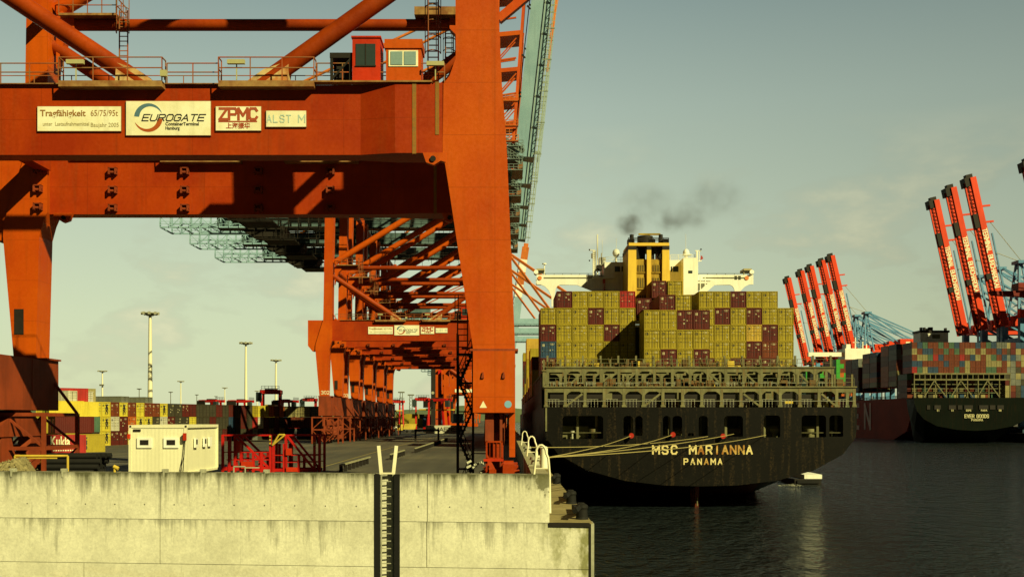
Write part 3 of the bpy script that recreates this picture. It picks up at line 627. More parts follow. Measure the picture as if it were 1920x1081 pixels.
    block('EUROGATE', (sx2(321), -.85, sz2(218)), .36, lettb, o, wd=.98, gap=.30, th=.17, shear=.35, flat=.008)
    text('lettering', 'ContainerTerminal', (sx2(307), yt, sz2(230)), .27, lettb, o, bold=.006, align='LEFT', ext=.004, sx_=.94)
    text('lettering', 'Hamburg', (sx2(307), yt, sz2(238)), .26, lettb, o, bold=.006, align='LEFT', ext=.004, sx_=.85)
    def crescent(name, a0, a1, mt):
        cxp, czp, r = sx2(275), sz2(218), 27/32.44; n = 16; vo = []; vi = []
        for k in range(n+1):
            a = a0+(a1-a0)*k/n; tk = math.sin(math.pi*min(1, .12+k/n*.88) if name == 'x' else math.pi*(k/n))*.32+.02
            q = k/n; tk = .30*(1-q)**.7*min(1, q*6+.9)+.015
            vo.append((cxp+r*math.cos(R(a)), -.845, czp+r*math.sin(R(a)))); vi.append((cxp+(r-tk)*math.cos(R(a)), -.845, czp+(r-tk)*math.sin(R(a))))
        m_ = MB(); m_.add(vo+vi, [(i, i+1, n+2+i, n+1+i) if a1 > a0 else (i+1, i, n+1+i, n+2+i) for i in range(n)]); m_.build('emblem', mt, o)
    crescent('e', 175, 20, blu); crescent('e', -5, -160, orl)
    o = board(402, 487, 197, 242)
    block('ZPMC', (sx2(444.5), -.85, sz2(211)), .62, redl, o, wd=.70, gap=.18, th=.24, flat=.008)
    z0 = MB(); z0.bx(sx2(407), sx2(480), -.853, -.845, sz2(226.5), sz2(224)); z0.build('underline', redl, o)
    text('lettering', '上海振华', (sx2(444), yt, sz2(234)), .36, redl, o, bold=.010, ext=.004, sx_=.98)
    o = board(497, 572, 205, 235)
    block('ALST', (sx2(521), -.85, sz2(220)), .40, pale, o, wd=.60, gap=.34, th=.15, flat=.008); block('M', (sx2(564), -.85, sz2(220)), .42, pale, o, wd=.72, th=.15, flat=.008)
    # upper works: girder, truss walkways, machinery
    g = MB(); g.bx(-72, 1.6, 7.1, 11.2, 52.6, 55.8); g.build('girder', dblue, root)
    for yy in (4.4, 13.9):
        t = MB()
        for z in (52.4, 54.9, 57.2): t.beam((-85.3, yy, z), (-63, yy, z), .36, .36, up=(0, 0, 1))
        u_ = MB()
        for z in (52.4, 54.9, 57.2): u_.beam((-63, yy, z), (-36, yy, z), .32, .32, up=(0, 0, 1))
        x = -61
        while x <= -36: u_.beam((x, yy, 52.4), (x, yy, 57.2), .28, .28); x += 2.5
        u_.rail((-63, yy-.6, 52.5), (-8, yy-.6, 52.5), 1.2, 2.5, .05); u_.build('inner_truss', dark, root)
        x = -85.3; k = 0
        while x <= -63: t.beam((x, yy, 52.4), (x, yy, 57.2), .28, .28); (t.beam((x, yy, 52.4), (x+2.5, yy, 54.9), .14) if k % 2 else t.beam((x, yy, 54.9), (x+2.5, yy, 52.4), .14)); x += 2.5; k += 1
        t.rail((-85.3, yy-.6, 52.5), (-63, yy-.6, 52.5), 1.2, 2.5, .05); t.build('walkway_truss', pblue, root)
    for x in (-85.3, -80, -75):
        for z in (52.4, 57.2): MB().beam((x, 4.4, z), (x, 13.9, z), .3).build('end_frame', pblue, root)
    t = MB(); t.beam((-44, 4.4, 52.2), (0, 4.4, 52.2), .25); t.beam((-44, 4.4, 49.6), (-8, 4.4, 49.6), .14)
    x = -62
    while x < -4: t.beam((x, 4.4, 49.6), (x, 4.4, 52.5), .12); x += 2.7
    t.beam((-62, 4.4, 49.6), (-4, 4.4, 49.6), .16); t.build('festoon_rail', dark, root)
    t = MB(); t.prism([(-66, 52.3), (-62.5, 50.2), (-56, 50.2), (-54.5, 52.3)], 5.2, 12); t.bx(-60, -52, 4.5, 12.5, 49.2, 49.5); t.ladder(-55, 4.3, 49.4, 52.4, .8, r=.06); t.rail((-60, 4.4, 49.5), (-52, 4.4, 49.5), 1.2, 1.2, .05); t.build('trolley_platform', dark, root)
    t = MB(); t.bx(-52, -38, 4.8, 13.5, 55.9, 61.5); t.bx(-52.3, -37.7, 4.5, 13.8, 61.5, 61.8); t.build('machinery_house', pblue, root)
    # A-frame and stays
    for yy, ye in ((1.0, 6.0), (17.3, 12.3)):
        MB().beam((-1.5, yy, 58), (-1.2, ye, 92), .9, .9).build('mast_post', orange, root)
        MB().beam((2.0, yy, 59.5), (4.4, ye, 92), .6, .6).build('mast_strut', orange, root)
        MB().tube((-1.0, ye, 91.5), (-72, yy+2, 57.5), .28, 8).build('back_stay', paint('stay_orange', (.62, .17, .03), rough=.5), root)
        MB().tube((-33, ye, 57.5), (-1.2, ye, 78), .30, 8).build('back_stay', MC['stay_orange'], root)
    MB().beam((-1.2, 9.15, 91.5), (4.2, 9.15, 92), 1.0, 8, up=(0, 1, 0)).build('mast_head', orange, root)
    for z in (63.5, 69, 76, 84): MB().beam((-1.5, 1.6, z), (2.6, 1.6, z+.6), .3).beam((-1.4, 1.6, z), (2.6, 1.6, z+4.5), .22).build('mast_bracing', orange, root)
    for k, z in enumerate((59.6, 62.6, 67.5)):
        a = MB(); a.bx(-1.2+k*.1, 3.0, -.4, .8, z, z+.12); a.rail((-1.2, -.4, z+.1), (3.0, -.4, z+.1), 1.1, .8, .05)
        a.build('mast_platform', paint('stay_orange', (.62, .17, .03)), root)
    a = MB()
    for z0, xx in ((56.6, 2.2), (58.8, 2.6)):
        a.beam((xx-2.4, 5.0, z0+2.4), (xx+1.6, 5.0, z0), .9, .3); a.rail((xx-2.4, 4.6, z0+2.4), (xx+1.6, 4.6, z0), 1.1, .7, .05)
    for z in (55.0, 57.2, 59.8): a.bx(.2, 4.0, 4.6, 13, z, z+.14); a.rail((.2, 4.6, z+.1), (4.0, 4.6, z+.1), 1.1, .9, .05)
    a.build('hinge_stairs', paint('stair_blue_grey', (.16, .22, .21)), root)
    MB().tube((3.3, 6.2, 56.4), (3.3, 12.1, 56.4), .8, 14).build('hinge_pin', paint('hinge_rust', (.28, .12, .04)), root)
    # raised boom
    th = R(6.2); ax = Vector((math.sin(th), 0, math.cos(th))); nx = Vector((math.cos(th), 0, -math.sin(th))); o0 = Vector((2.3, 0, 58.5))
    b = MB()
    def P(u, v, y): return o0+ax*u+nx*v+Vector((0, y, 0))
    vs = []
    for u in (0, 62):
        for v, y in ((0, 7.3), (4.0, 6.6), (4.0, 11.7), (0, 11.0)): vs.append(P(u, v, y))
    b.add(vs, [(3, 2, 1, 0), (4, 5, 6, 7), (0, 1, 5, 4), (1, 2, 6, 5), (2, 3, 7, 6), (3, 0, 4, 7)]); b.build('boom', pblue, root)
    b = MB()
    for v, y, s_ in ((4.2, 5.6, .14), (2.9, 6.5, .12), (4.8, 5.6, .14), (4.8, 12.6, .14), (5.3, 5.9, .08)): b.beam(P(0, v, y), P(62, v, y), s_)
    u = .5; k = 0
    while u < 62:
        b.beam(P(u, 3.9, 6.6), P(u, 4.2, 5.6), .1); b.beam(P(u, 4.2, 5.6), P(u, 5.3, 5.7), .08); b.beam(P(u, 4.8, 5.6), P(u, 4.8, 12.6), .1)
        if k % 4 == 0: b.beam(P(u, 3.6, 5.9), P(u, 5.4, 5.4), .22)
        u += 1.6; k += 1
    b.build('boom_walkway', paint('walkway_pale_blue', (.33, .42, .36), rust=.3, ns=1), root)
    
    b = MB()
    for uu in (4, 12, 20, 30, 40): b.beam(P(uu, 0, 7), P(uu+.4, -.7, 6.4), .3)
    b.beam(P(0, -.35, 8), P(60, -.35, 8), .18); b.build('boom_sheaves', dark, root)
    return root
crane = make_crane()
tag(crane, 'nearest orange gantry crane, its portal beam with the big sign boards filling the left half', 'gantry crane', 'orange gantry cranes along the quay')
CX = -.70
labs = ['second orange gantry crane, number 302 on its leg, framed by the nearest portal', 'third orange gantry crane from the front of the row', 'fourth orange gantry crane from the front of the row',
        'fifth orange gantry crane from the front of the row', 'sixth and last of the close row of orange gantry cranes']
cranes = [crane]
for i in range(5):
    c = copy_tree(crane); c.location = (CX, 214.0+i*25.3, DZ); c['label'] = labs[i]; cranes.append(c)
crane.location = (CX, 63.75, DZ)
bpy.context.view_layer.update()
for c, s in ((cranes[1], '302'), (cranes[2], '303')):
    y = c.location.y-1.2
    block(s, (CX+G+.05, y-.03, DZ+10.0), .62, lett, c, name='crane_number')
b = MB(); b.beam(W(1026, 135, 221), W(1034, 70, 221), .35); b.beam(W(1033, 72, 221.3), W(1049, -30, 221.3), .6); b.build('folded_stay', MC['stay_orange'], cranes[1])
# box and strut added by the nearest crane, above the frame, to shade its rear beam
b = MB(); x0, z0, y0 = CX, DZ, 63.75
b.bx(x0+4.2, x0+13, y0+.6, y0+4, z0+34, z0+41.5); b.bx(x0+.2, x0+13.2, y0+.5, y0+4.1, z0+33.7, z0+34); b.beam((x0+.2, y0+2, z0+29), (x0+6, y0+2, z0+33.8), .5); b.rail((x0+.4, y0+.6, z0+34), (x0+4.2, y0+.6, z0+34), 1.1, 1, .04)
b.build('added_shade_box', orange, crane)
# yellow driver cabin hanging under the girder of the last crane
c = cranes[5]; t0 = W(811, 418, 312)
m_ = MB(); x, y, z = t0; m_.bx(x-1.3, x+1.3, y, y+3, z-1.2, z+1.2); m_.bx(x-1.7, x+1.7, y-.3, y+3.3, z-1.6, z-1.2); m_.bx(x-1.6, x-1.4, y, y+2, z-1.2, z+3); m_.bx(x+1.4, x+1.6, y, y+2, z-1.2, z+3)
dc = m_.build('driver_cabin', yelp, c); m_ = MB(); m_.bx(x-1, x+1, y-.05, y, z-.1, z+.9); m_.build('window', glassb, dc)
# ================================================================ THE BLACK CONTAINER SHIP
hullb = paint('black_hull', (.005, .0045, .003), (.0035, .003, .002), rough=.55, spec=.12, ns=.25, streak=.0, rust=.55, rustcol=(.065, .042, .017), fine=.3, bump=.1)
hullr = paint('boot_top_red', (.12, .022, .008), (.07, .018, .008), rough=.6, ns=.4, rust=.3)
ship = empty('container_ship', (24.9, 139, 0))
tag(ship, 'big black container ship moored stern-on at the quay with yellow funnel and white bridge', 'container ship')
SX = 24.9; YS = 139.0; S1 = F/YS
def mir(p): return [(a, b) for a, b in p]+[(2*SX-a, b) for a, b in p[::-1] if abs(a-SX) > .01]
def section(y, pts):           # pts of (half width, z rel cam)
    L_ = [(SX-hw, CZ+z) for hw, z in pts]; return L_
secs = [(139.25, [(20.0,1.5),(20.0,-1.0),(19.8,-2.3),(18.2,-4.5),(14.6,-6.6),(9.7,-7.9),(4.5,-8.5),(0,-8.6)]),
        (150, [(20.0,1.5),(20.0,-1.2),(19.8,-2.8),(18.4,-5.0),(15.0,-7.2),(10,-8.9),(5,-9.6),(0,-9.8)]),
        (168, [(20.1,1.5),(20.1,-2.0),(20.1,-4),(19.5,-7),(17.3,-9.6),(13.2,-11.3),(7,-12.2),(0,-12.4)]),
        (192, [(20.1,1.5),(20.1,-3.0),(20.1,-6),(20.0,-9.3),(18.6,-11.6),(15,-12.8),(8,-13.3),(0,-13.4)]),
        (385, [(20.1,1.5),(20.1,-3.0),(20.1,-6),(20.0,-9.5),(19.6,-12),(16,-13),(8,-13.3),(0,-13.4)]),
        (425, [(17.1,3),(15.1,-3.0),(13.1,-6),(11.0,-9.5),(9.6,-12),(6,-13),(4,-13.3),(0,-13.4)]),
        (440, [(3.1,5),(2.6,-3.0),(1.6,-6),(1.4,-9.5),(1,-12),(.8,-13),(.4,-13.3),(0,-13.4)])]
hm = MB(); vs = []; n = 0
for y, p in secs:
    row = [(SX-hw, y, CZ+z) for hw, z in p]+[(SX+hw, y, CZ+z) for hw, z in p[::-1][1:]]
    n = len(row); vs += row
fs = []; 
for k in range(len(secs)-1):
    for i in range(n-1): fs.append((k*n+i, k*n+i+1, (k+1)*n+i+1, (k+1)*n+i))
b0 = len(hm.v); hm.v += vs
for f in fs:
    zc = sum(vs[i][2] for i in f)/4; hm.f.append([b0+i for i in f]); hm.m.append(1 if zc < 1.6 else 0); hm.sm.append(True)
hm.build('hull', [hullb, hullr], ship)
MB().bx(SX-19.9, SX+19.9, 146.2, 384, CZ+1.2, CZ+1.48).build('deck', olive2, ship)
# transom plate with the mooring deck openings
outl = mir([(4.85, CZ+1.5), (4.87, CZ-1.0), (5.0, CZ-2.3), (6.6, CZ-4.5), (10.3, CZ-6.55), (15.1, CZ-7.9), (20.2, CZ-8.5), (SX, CZ-8.62)])
def rrect(px0, px1, py0, py1, r=.45, rb=None):
    x0, x1, z0, z1 = X_(px0, YS), X_(px1, YS), Z_(py1, YS), Z_(py0, YS); rb = .12 if rb is None else rb
    return arc(x0+r, z1-r, r, 180, 90, 5)+arc(x1-r, z1-r, r, 90, 0, 5)+arc(x1-rb, z0+rb, rb, 0, -90, 3)+arc(x0+rb, z0+rb, rb, -90, -180, 3)
ops = [(1055, 1131, 779, 822), (1169, 1187, 779, 816), (1191, 1205, 779, 816), (1243, 1257, 779, 816), (1261, 1279, 779, 816), (1310, 1327, 779, 817),
       (1358, 1393, 779, 818), (1432, 1463, 778, 819), (1503, 1549, 778, 819), (1555, 1581, 778, 818)]
tr = plate('transom', outl, [rrect(*a) for a in ops]+[rrect(1290, 1301, 811, 817, .18)], YS, .24, [hullb], ship)
# mooring deck behind the openings
r_ = MB(); zf = CZ-2.62; r_.bx(5.2, 44.6, 139.3, 146, zf-.15, zf); r_.bx(5.2, 44.6, 145.9, 146.1, zf, CZ+1.3); r_.bx(5.2, 44.6, 139.3, 146, CZ+1.2, CZ+1.45)
for x in (5.2, 13.7, 19.5, 24.0, 31.0, 37.0, 44.4): r_.bx(x, x+.15, 141, 146, zf, CZ+1.2)
r_.build('mooring_deck', olive2, ship)
def fit(px, kind, y=140.6, top=None):
    x = X_(px, y); m_ = MB()
    if kind == 'post': m_.bx(x-.42, x-.12, y, y+.3, zf, CZ+1.2); m_.prism([(x-.9, CZ+1.2), (x-.42, CZ+.55), (x-.12, CZ+.55), (x+.35, CZ+1.2)], y, y+.25); nm = 'deck_post'
    elif kind == 'bitt': m_.tube((x, y, zf), (x, y, zf+.95), .28, 10); m_.tube((x, y, zf+.95), (x, y, zf+1.35), .62, 12); nm = 'bitt'
    elif kind == 'small': m_.tube((x, y, zf), (x, y, zf+.85), .12, 8); m_.tube((x, y, zf+.85), (x, y, zf+1.1), .3, 10); nm = 'bitt'
    elif kind == 'winch':
        m_.tube((x-1, y+2, zf+.9), (x+1, y+2, zf+.9), .65, 14); m_.tube((x-1.05, y+2, zf+.9), (x-.95, y+2, zf+.9), .95, 14); m_.tube((x+.95, y+2, zf+.9), (x+1.05, y+2, zf+.9), .95, 14); m_.bx(x-1.3, x+1.3, y+1.4, y+2.6, zf, zf+.5); nm = 'winch'
    elif kind == 'cabinet': m_.bx(x-.9, x+.9, y+1.5, y+2.2, zf, zf+1.7); m_.bx(x-.7, x+.5, y+1.2, y+1.5, zf, zf+.8); nm = 'cabinet'
    m_.build(nm, olive if kind != 'small' else galv, ship)
for a in ((1087, 'post'), (1122, 'post'), (1073, 'small'), (1113, 'bitt'), (1092, 'cabinet'), (1064, 'cabinet'), (1189, 'post'), (1196, 'winch'), (1259, 'post'), (1266, 'winch'), (1318, 'post'),
          (1365, 'post'), (1378, 'winch'), (1438, 'post'), (1452, 'bitt'), (1450, 'cabinet'), (1518, 'bitt'), (1537, 'post'), (1525, 'cabinet'), (1560, 'small'), (1572, 'post')): fit(*a)
r_ = MB()
for a, b in ((1055, 1131), (1503, 1581)): r_.beam((X_(a, 139.3), 139.32, CZ-1.75), (X_(b, 139.3), 139.32, CZ-1.75), .06)
r_.build('opening_rail', olive, ship)
MB().bx(X_(1022.5, 139), X_(1025.5, 139), 138.85, 139.0, Z_(808, 139), Z_(764, 139)).build('corner_pipe', olive, ship)
# ship name
letc = plain('name_yellow_white', (.72, .60, .26), .6)
rusl = paint('name_rusting', (.60, .42, .12), (.30, .11, .02), rough=.7, ns=.9, rust=.6)
def word(s, x0, x1, yc, h, mts):
    n_ = len(s); 
    for i, ch in enumerate(s):
        if ch == ' ': continue
        block(ch, (X_(x0+(x1-x0)*i/(n_-1), YS), YS-.012, Z_(yc, YS)), h*.74, mts[i % len(mts)] if isinstance(mts, list) else mts, tr, wd=.66, th=.21, name='name_letter')
word('MSC', 1230, 1264, 842.5, 1.36, letc); word('MARIANNA', 1299, 1405, 842.5, 1.36, [letc, rusl, letc, rusl, rusl, rusl, rusl, letc])
word('PANAMA', 1286, 1350, 864.5, .95, [letc, letc, letc, rusl, letc, letc])
# skeg, rudder and draught mark
MB().prismx([(141.5, CZ-8.4), (145.6, CZ-8.4), (145.2, CZ-13), (142.0, CZ-13)], SX-.25, SX+.25).build('rudder', hullr, ship)
MB().bx(SX-.06, SX+.06, 141.4, 141.5, CZ-11.3, CZ-10.2).build('draught_mark', olive, ship)
# rope guards and ropes
for i, (px, py) in enumerate([(1184, 816), (1262, 814), (1356, 817)]):
    c = W(px, py, 138.2); m_ = MB(); m_.tube(c, c+Vector((.25, .5, 0)), .34, 14, r2=.12)
    o = m_.build('rat_guard', plain('guard_red', (.75, .05, .03), .5)); tag(o, ['red rat guard disc on the rope at the leftmost narrow opening of the black stern', 'red rat guard disc on the second rope from the left of the black stern', 'red rat guard disc on the rope below the middle of the black stern'][i], 'rat guard', 'rat guards on the stern ropes')
for i, (px, py, lab) in enumerate([(1184, 816, 'yellow mooring rope ending at the leftmost red guard on the black stern'), (1262, 814, 'yellow mooring rope ending at the second red guard on the black stern'),
        (1376, 813, 'yellow mooring rope running past the third red guard'), (1436, 815, 'yellow mooring rope reaching farthest right across the stern, just above the ship name')]):
    a = Vector((1.95, 66.5-.1*i, 9.05+.03*i)); b = W(px, py, 139.6); pts = []
    for k in range(25):
        t_ = k/24; q = a.lerp(b, t_); q.z -= .75*4*t_*(1-t_)*(.35+.2*(i % 2)); pts.append(q)
    o = MB().path(pts, .035, 5).build('mooring_rope', rope); tag(o, lab, 'rope', 'stern mooring ropes')
a = Vector((1.95, 92, 9.1)); b = W(1330, 817, 139.6)
o = MB().path([a.lerp(b, k/16)-Vector((0, 0, 1.0*4*(k/16)*(1-k/16)*.4)) for k in range(17)], .035, 5).build('mooring_rope', rope); tag(o, 'yellow mooring rope from the farther bollard, the faintest of the stern ropes', 'rope', 'stern mooring ropes')
# lashing structure over the stern: two stepped tiers of portal frames
def tier(Y, pxs, zb, zt, depth, arches, diags, nm):
    """row of posts with a haunched top beam; zb/zt rel camera"""
    zb += CZ; zt += CZ; n_ = len(pxs); xs_ = [X_(p, Y) for p in pxs]
    for k, yy in enumerate((Y, Y+depth)):
        p = MB()
        for x in xs_: 
            xo = x+(.35 if k else 0); p.bx(xo-.19, xo+.19, yy, yy+.3, zb, zt)
            p.bx(xo-.28, xo+.28, yy-.05, yy+.35, zb, zb+.25)
        p.build('frame_posts', olive if k == 0 else olive2, ship)['kind'] = 'stuff'
        q = MB()
        for i in range(n_-1):
            a, b = xs_[i]+.19, xs_[i+1]-.19; h = .62
            kind = arches[i % len(arches)] if k == 0 else 'b'
            if kind == 'b': q.bx(a, b, yy+.02, yy+.28, zt-h, zt-.02)
            else:
                w_ = b-a; q.prism([(a, zt-.95), (a, zt-.02), (b, zt-.02), (b, zt-.95), (b-.12*w_, zt-.68), (b-.26*w_, zt-.5), (a+.26*w_, zt-.5), (a+.12*w_, zt-.68)], yy+.02, yy+.28)
        q.build('haunched_beams', olive if k == 0 else olive2, ship)['kind'] = 'stuff'
    for (i, up) in diags:
        a, b = xs_[i]+.2, xs_[i+1]-.2
        d_ = MB(); d_.beam((a, Y+.12, zb+.2) if up else (a, Y+.12, zt-.7), (b, Y+.12, zt-.7) if up else (b, Y+.12, zb+.2), .24, .2); d_.build('diagonal_brace', olive, ship)
    r2 = MB(); r2.rail((xs_[0], Y+.6, zb), (xs_[-1], Y+.6, zb), 1.0, .42, .02, (1,)); r2.beam((xs_[0], Y-.05, zb+.78), (xs_[-1], Y-.05, zb+.78), .05); r2.build('frame_railing', galv, ship)
    f = MB(); f.bx(xs_[0]-.3, xs_[-1]+.3, Y-.15, Y+depth+.8, zt, zt+.16); f.build('frame_walkway', olive, ship)
    r3 = MB(); r3.rail((xs_[0], Y+.0, zt+.16), (xs_[-1], Y+.0, zt+.16), 1.05, 1.25, .022, (1, .5)); r3.build('walkway_railing', olive2, ship)
    s_ = MB()
    for x in xs_[::1]: s_.bx(x-.13, x+.13, Y+.9, Y+1.15, zt+.16, zt+1.75)
    s_.build('stanchions', olive, ship)['kind'] = 'stuff'
px1 = [1026]+[1060+36.6*i for i in range(0, 15)]+[1602]
px1 = [1024, 1060, 1097, 1133, 1170, 1206.5, 1243, 1280, 1316, 1353, 1389.5, 1426, 1463, 1500, 1536, 1569, 1602]
tier(139.6, px1, 1.55, 4.05, 4.0, ['b', 'a', 'b', 'a', 'a', 'a', 'b', 'a', 'a', 'b', 'a', 'a', 'a', 'b', 'a', 'b'], [(1, True), (5, True), (10, False), (14, False)], 'aft')
px2 = [1027+33.4*i for i in range(17)]
tier(150.5, [p for p in px2 if p < 1566], 4.2, 7.1, 4.2, ['b', 'a', 'a', 'a', 'b', 'a'], [(1, True), (4, True), (9, False), (11, False), (14, False)], 'mid')
px3 = [1020+31.4*i for i in range(17)]
tier(158.5, [p for p in px3 if p < 1500], 4.3, 7.0, 4.0, ['a', 'a', 'b'], [(3, True), (8, False)], 'fore')
# lumps of gear and stowed lashing rods on the walkways
random.seed(11); g = MB(); gy = MB()
for i in range(150):
    Y = random.choice((140.5, 142.5, 151.4, 153, 160)); zb = {140.5: 4.2, 142.5: 1.55, 151.4: 7.25, 153: 4.3, 160: 7.1}[Y]
    x = random.uniform(5.5, 43.5 if Y < 150 else 41.5); hh = random.uniform(.25, 1.1); ww = random.uniform(.1, .55)
    (gy if i % 9 == 0 else g).bx(x-ww, x+ww, Y, Y+random.uniform(.2, .8), CZ+zb+.01*i % .02, CZ+zb+hh)
for i in range(120):
    Y = random.choice((140.2, 151.2, 159.2)); zb = {140.2: 4.2, 151.2: 7.25, 159.2: 7.1}[Y]; x = random.uniform(5.5, 42)
    g.beam((x, Y, CZ+zb), (x+random.uniform(-.5, .5), Y+.1, CZ+zb+random.uniform(.7, 1.5)), .05)
g.build('lashing_gear', paint('gear_rust', (.12, .09, .04), (.16, .07, .02), rough=.8, ns=2, rust=.5), ship)['kind'] = 'stuff'
gy.build('yellow_gear', yelp, ship)['kind'] = 'stuff'
# deck house and stores under the frames
d_ = MB()
for a, b in ((1134, 1148), (1436, 1456), (1270, 1282)): d_.bx(X_(a, 146), X_(b, 146), 146.2, 148, CZ+1.48, CZ+3.9)
d_.build('stores_house', olive, ship); MB().bx(6, 44, 149.3, 149.6, CZ+1.5, CZ+3.4).build('hatch_end', dark, ship)
MB().bx(X_(1472, 140), X_(1488, 140), 140.2, 140.6, CZ+2.0, CZ+2.35).build('stowed_plank', yelp, ship)
MB().bx(5.2, 44.6, 163.2, 384, CZ+6.5, CZ+6.92).build('hatch_covers', olive2, ship)
MB().bx(5.3, 44.5, 164, 384, CZ+1.5, CZ+6.5).build('hatch_coaming', dark, ship)
# ---- funnel
YF = 186.0
def fx(px): return X_(px, YF)
def fz(py): return Z_(py, YF)
fn = MB()
fn.prism([(fx(1177), fz(600)), (fx(1178), fz(468)), (fx(1193), fz(468)), (fx(1194), fz(600))], YF, YF+9)
fn.prism([(fx(1241), fz(600)), (fx(1242), fz(468)), (fx(1255), fz(468)), (fx(1258), fz(600))], YF, YF+9)
fn.bx(fx(1213), fx(1221), YF, YF+.8, fz(600), fz(468)); fn.bx(fx(1179), fx(1255), YF-.05, YF+9, fz(460.5), fz(455))
fn.build('funnel_frame', yelf, ship)
fb = MB(); fb.bx(fx(1178)-.03, fx(1193), YF-.02, YF+9, fz(468), fz(460.5)); fb.bx(fx(1213), fx(1221)+.02, YF-.02, YF+.8, fz(468), fz(460.5)); fb.bx(fx(1242), fx(1255)+.03, YF-.02, YF+9, fz(468), fz(460.5)); fb.build('funnel_band', dark, ship)
fp = MB(); fp.bx(fx(1193), fx(1213), YF+.5, YF+8, fz(600), fz(485)); fp.bx(fx(1221), fx(1242), YF+.5, YF+8, fz(600), fz(485))
for a, b in ((1194.5, 1212), (1222.5, 1241)):
    for y0, y1 in ((496, 508), (520, 538), (552, 570)):
        fp.bx(fx(a)+.1, fx(b)-.1, YF+.42, YF+.5, fz(y1), fz(y0), 1)
        for q in range(3): fp.bx(fx(a+(b-a)*(q+.9)/4), fx(a+(b-a)*(q+.9)/4)+.1, YF+.38, YF+.42, fz(y1), fz(y0), 0)
    for yy in (511, 542): fp.bx(fx(a), fx(b), YF+.30, YF+.5, fz(yy), fz(yy-2))
fp.build('funnel_panels', [yeld, paint('louvre', (.16, .11, .02), (.09, .07, .02), rough=.8, ns=1, rust=.3)], ship)
fk = MB(); fk.bx(fx(1196), fx(1212), YF+1.5, YF+3, fz(485), fz(461)); fk.beam((fx(1193), YF+.6, fz(463)), (fx(1197), YF+.6, fz(484)), .5); fk.beam((fx(1242), YF+.6, fz(476)), (fx(1238), YF+.6, fz(484)), .7); fk.bx(fx(1223), fx(1229), YF+1.5, YF+3, fz(485), fz(461)); fk.bx(fx(1193), fx(1242), YF+1, YF+8, fz(463), fz(460)); fk.bx(fx(1236), fx(1241), YF+1.5, YF+3, fz(478), fz(461)); fk.build('funnel_ducts', dark, ship)
fk = MB(); fk.tube((fx(1215), YF+4, fz(456)), (fx(1215), YF+4, fz(436)), 1.36, 20); fk.rail((fx(1178), YF+.1, fz(455)), (fx(1254), YF+.1, fz(455)), .85, .9, .05, (1, .75, .5)); fk.bx(fx(1218), fx(1229), YF+.2, YF+2, fz(455), fz(448)); fk.bx(fx(1178), fx(1190), YF+.2, YF+2, fz(455), fz(447)); fk.bx(fx(1244), fx(1254), YF+.2, YF+2, fz(455), fz(447)); fk.build('exhaust_drum', dark, ship)
for a in (1187, 1242): MB().tube((fx(a), YF+2, fz(456)), (fx(a), YF+2, fz(436)), .36, 12).build('exhaust_pipe', dark, ship)
rd = MB(); rd.tube((fx(1226.5), YF+7, fz(450)), (fx(1226.5), YF+7, fz(427)), .22, 8); rd.bx(fx(1206.5), fx(1249), YF+6.8, YF+7.2, fz(427.5), fz(424.5)); rd.build('radar_bar', yelp, ship)
# ---- bridge
YB = 195.0
def bxp(px): return X_(px, YB)
def bz(py): return Z_(py, YB)
wingL = [(1006, 533), (1006, 515), (1132, 515), (1132, 552), (1107, 544), (1082, 534), (1050, 533.5), (1045, 536), (1042, 541), (1041, 549), (1037, 575), (1034, 575), (1034, 556), (1029, 544), (1022, 537), (1014, 533)]
p = [(bxp(a), bz(b)) for a, b in wingL]; MB().prism(p[::-1], YB, YB+.35).build('bridge_wing', white, ship)
p = [(2*bxp(1209.3)-x, z) for x, z in p]; MB().prism(p, YB, YB+.35).build('bridge_wing', white, ship)
d_ = MB(); d_.bx(bxp(1006), bxp(1412), YB+.4, YB+4, bz(529), bz(527)); d_.bx(bxp(1006), bxp(1412), YB+3.9, YB+4.1, bz(529), bz(518)); d_.build('wing_deck', white, ship)
r_ = MB(); r_.rail((bxp(1007), YB+.1, bz(515)), (bxp(1135), YB+.1, bz(515)), .25, 1.6, .04, (1,)); r_.rail((bxp(1310), YB+.1, bz(515)), (bxp(1411), YB+.1, bz(515)), .25, 1.6, .04, (1,))
r_.beam((bxp(1020), YB-.03, bz(520.5)), (bxp(1128), YB-.03, bz(520.5)), .14); r_.beam((bxp(1318), YB-.03, bz(520.5)), (bxp(1398), YB-.03, bz(520.5)), .14); r_.build('wing_railing', olive2, ship)
for a in (1377, 1384): MB().bx(bxp(a), bxp(a+5), YB-.03, YB, bz(524), bz(517)).build('wing_window', dark, ship)
for a, s_ in ((1013, 1), (1401, -1)):
    m_ = MB(); m_.bx(bxp(a-7), bxp(a+8), YB-.2, YB+3, bz(507), bz(503.5)); m_.bx(bxp(a-7), bxp(a+8), YB-.15, YB+2.9, bz(508.5), bz(507), 1)
    for q in (a-6, a+7): m_.bx(bxp(q)-.06, bxp(q)+.06, YB, YB+.15, bz(515), bz(508))
    m_.build('wing_shelter', [paint('canvas_tan', (.48, .42, .22)), dark], ship)
    m_ = MB(); m_.tube((bxp(a+s_*-8), YB+.3, bz(512)), (bxp(a+s_*-8), YB-.4, bz(510)), .4, 12); m_.build('searchlight', white, ship)
    m_ = MB(); m_.tube((bxp(a-1), YB-.12, bz(521)), (bxp(a-1), YB-.02, bz(521)), .38, 16); m_.build('life_ring', plain('ring_orange', (.7, .22, .05), .5), ship)
MB().tube((bxp(1021), YB+1, bz(514)), (bxp(1021), YB+1, bz(493)), .1, 6).tube((bxp(1021), YB+1, bz(494)), (bxp(1021), YB+1, bz(492)), .4, 10).build('wing_mast', white, ship)
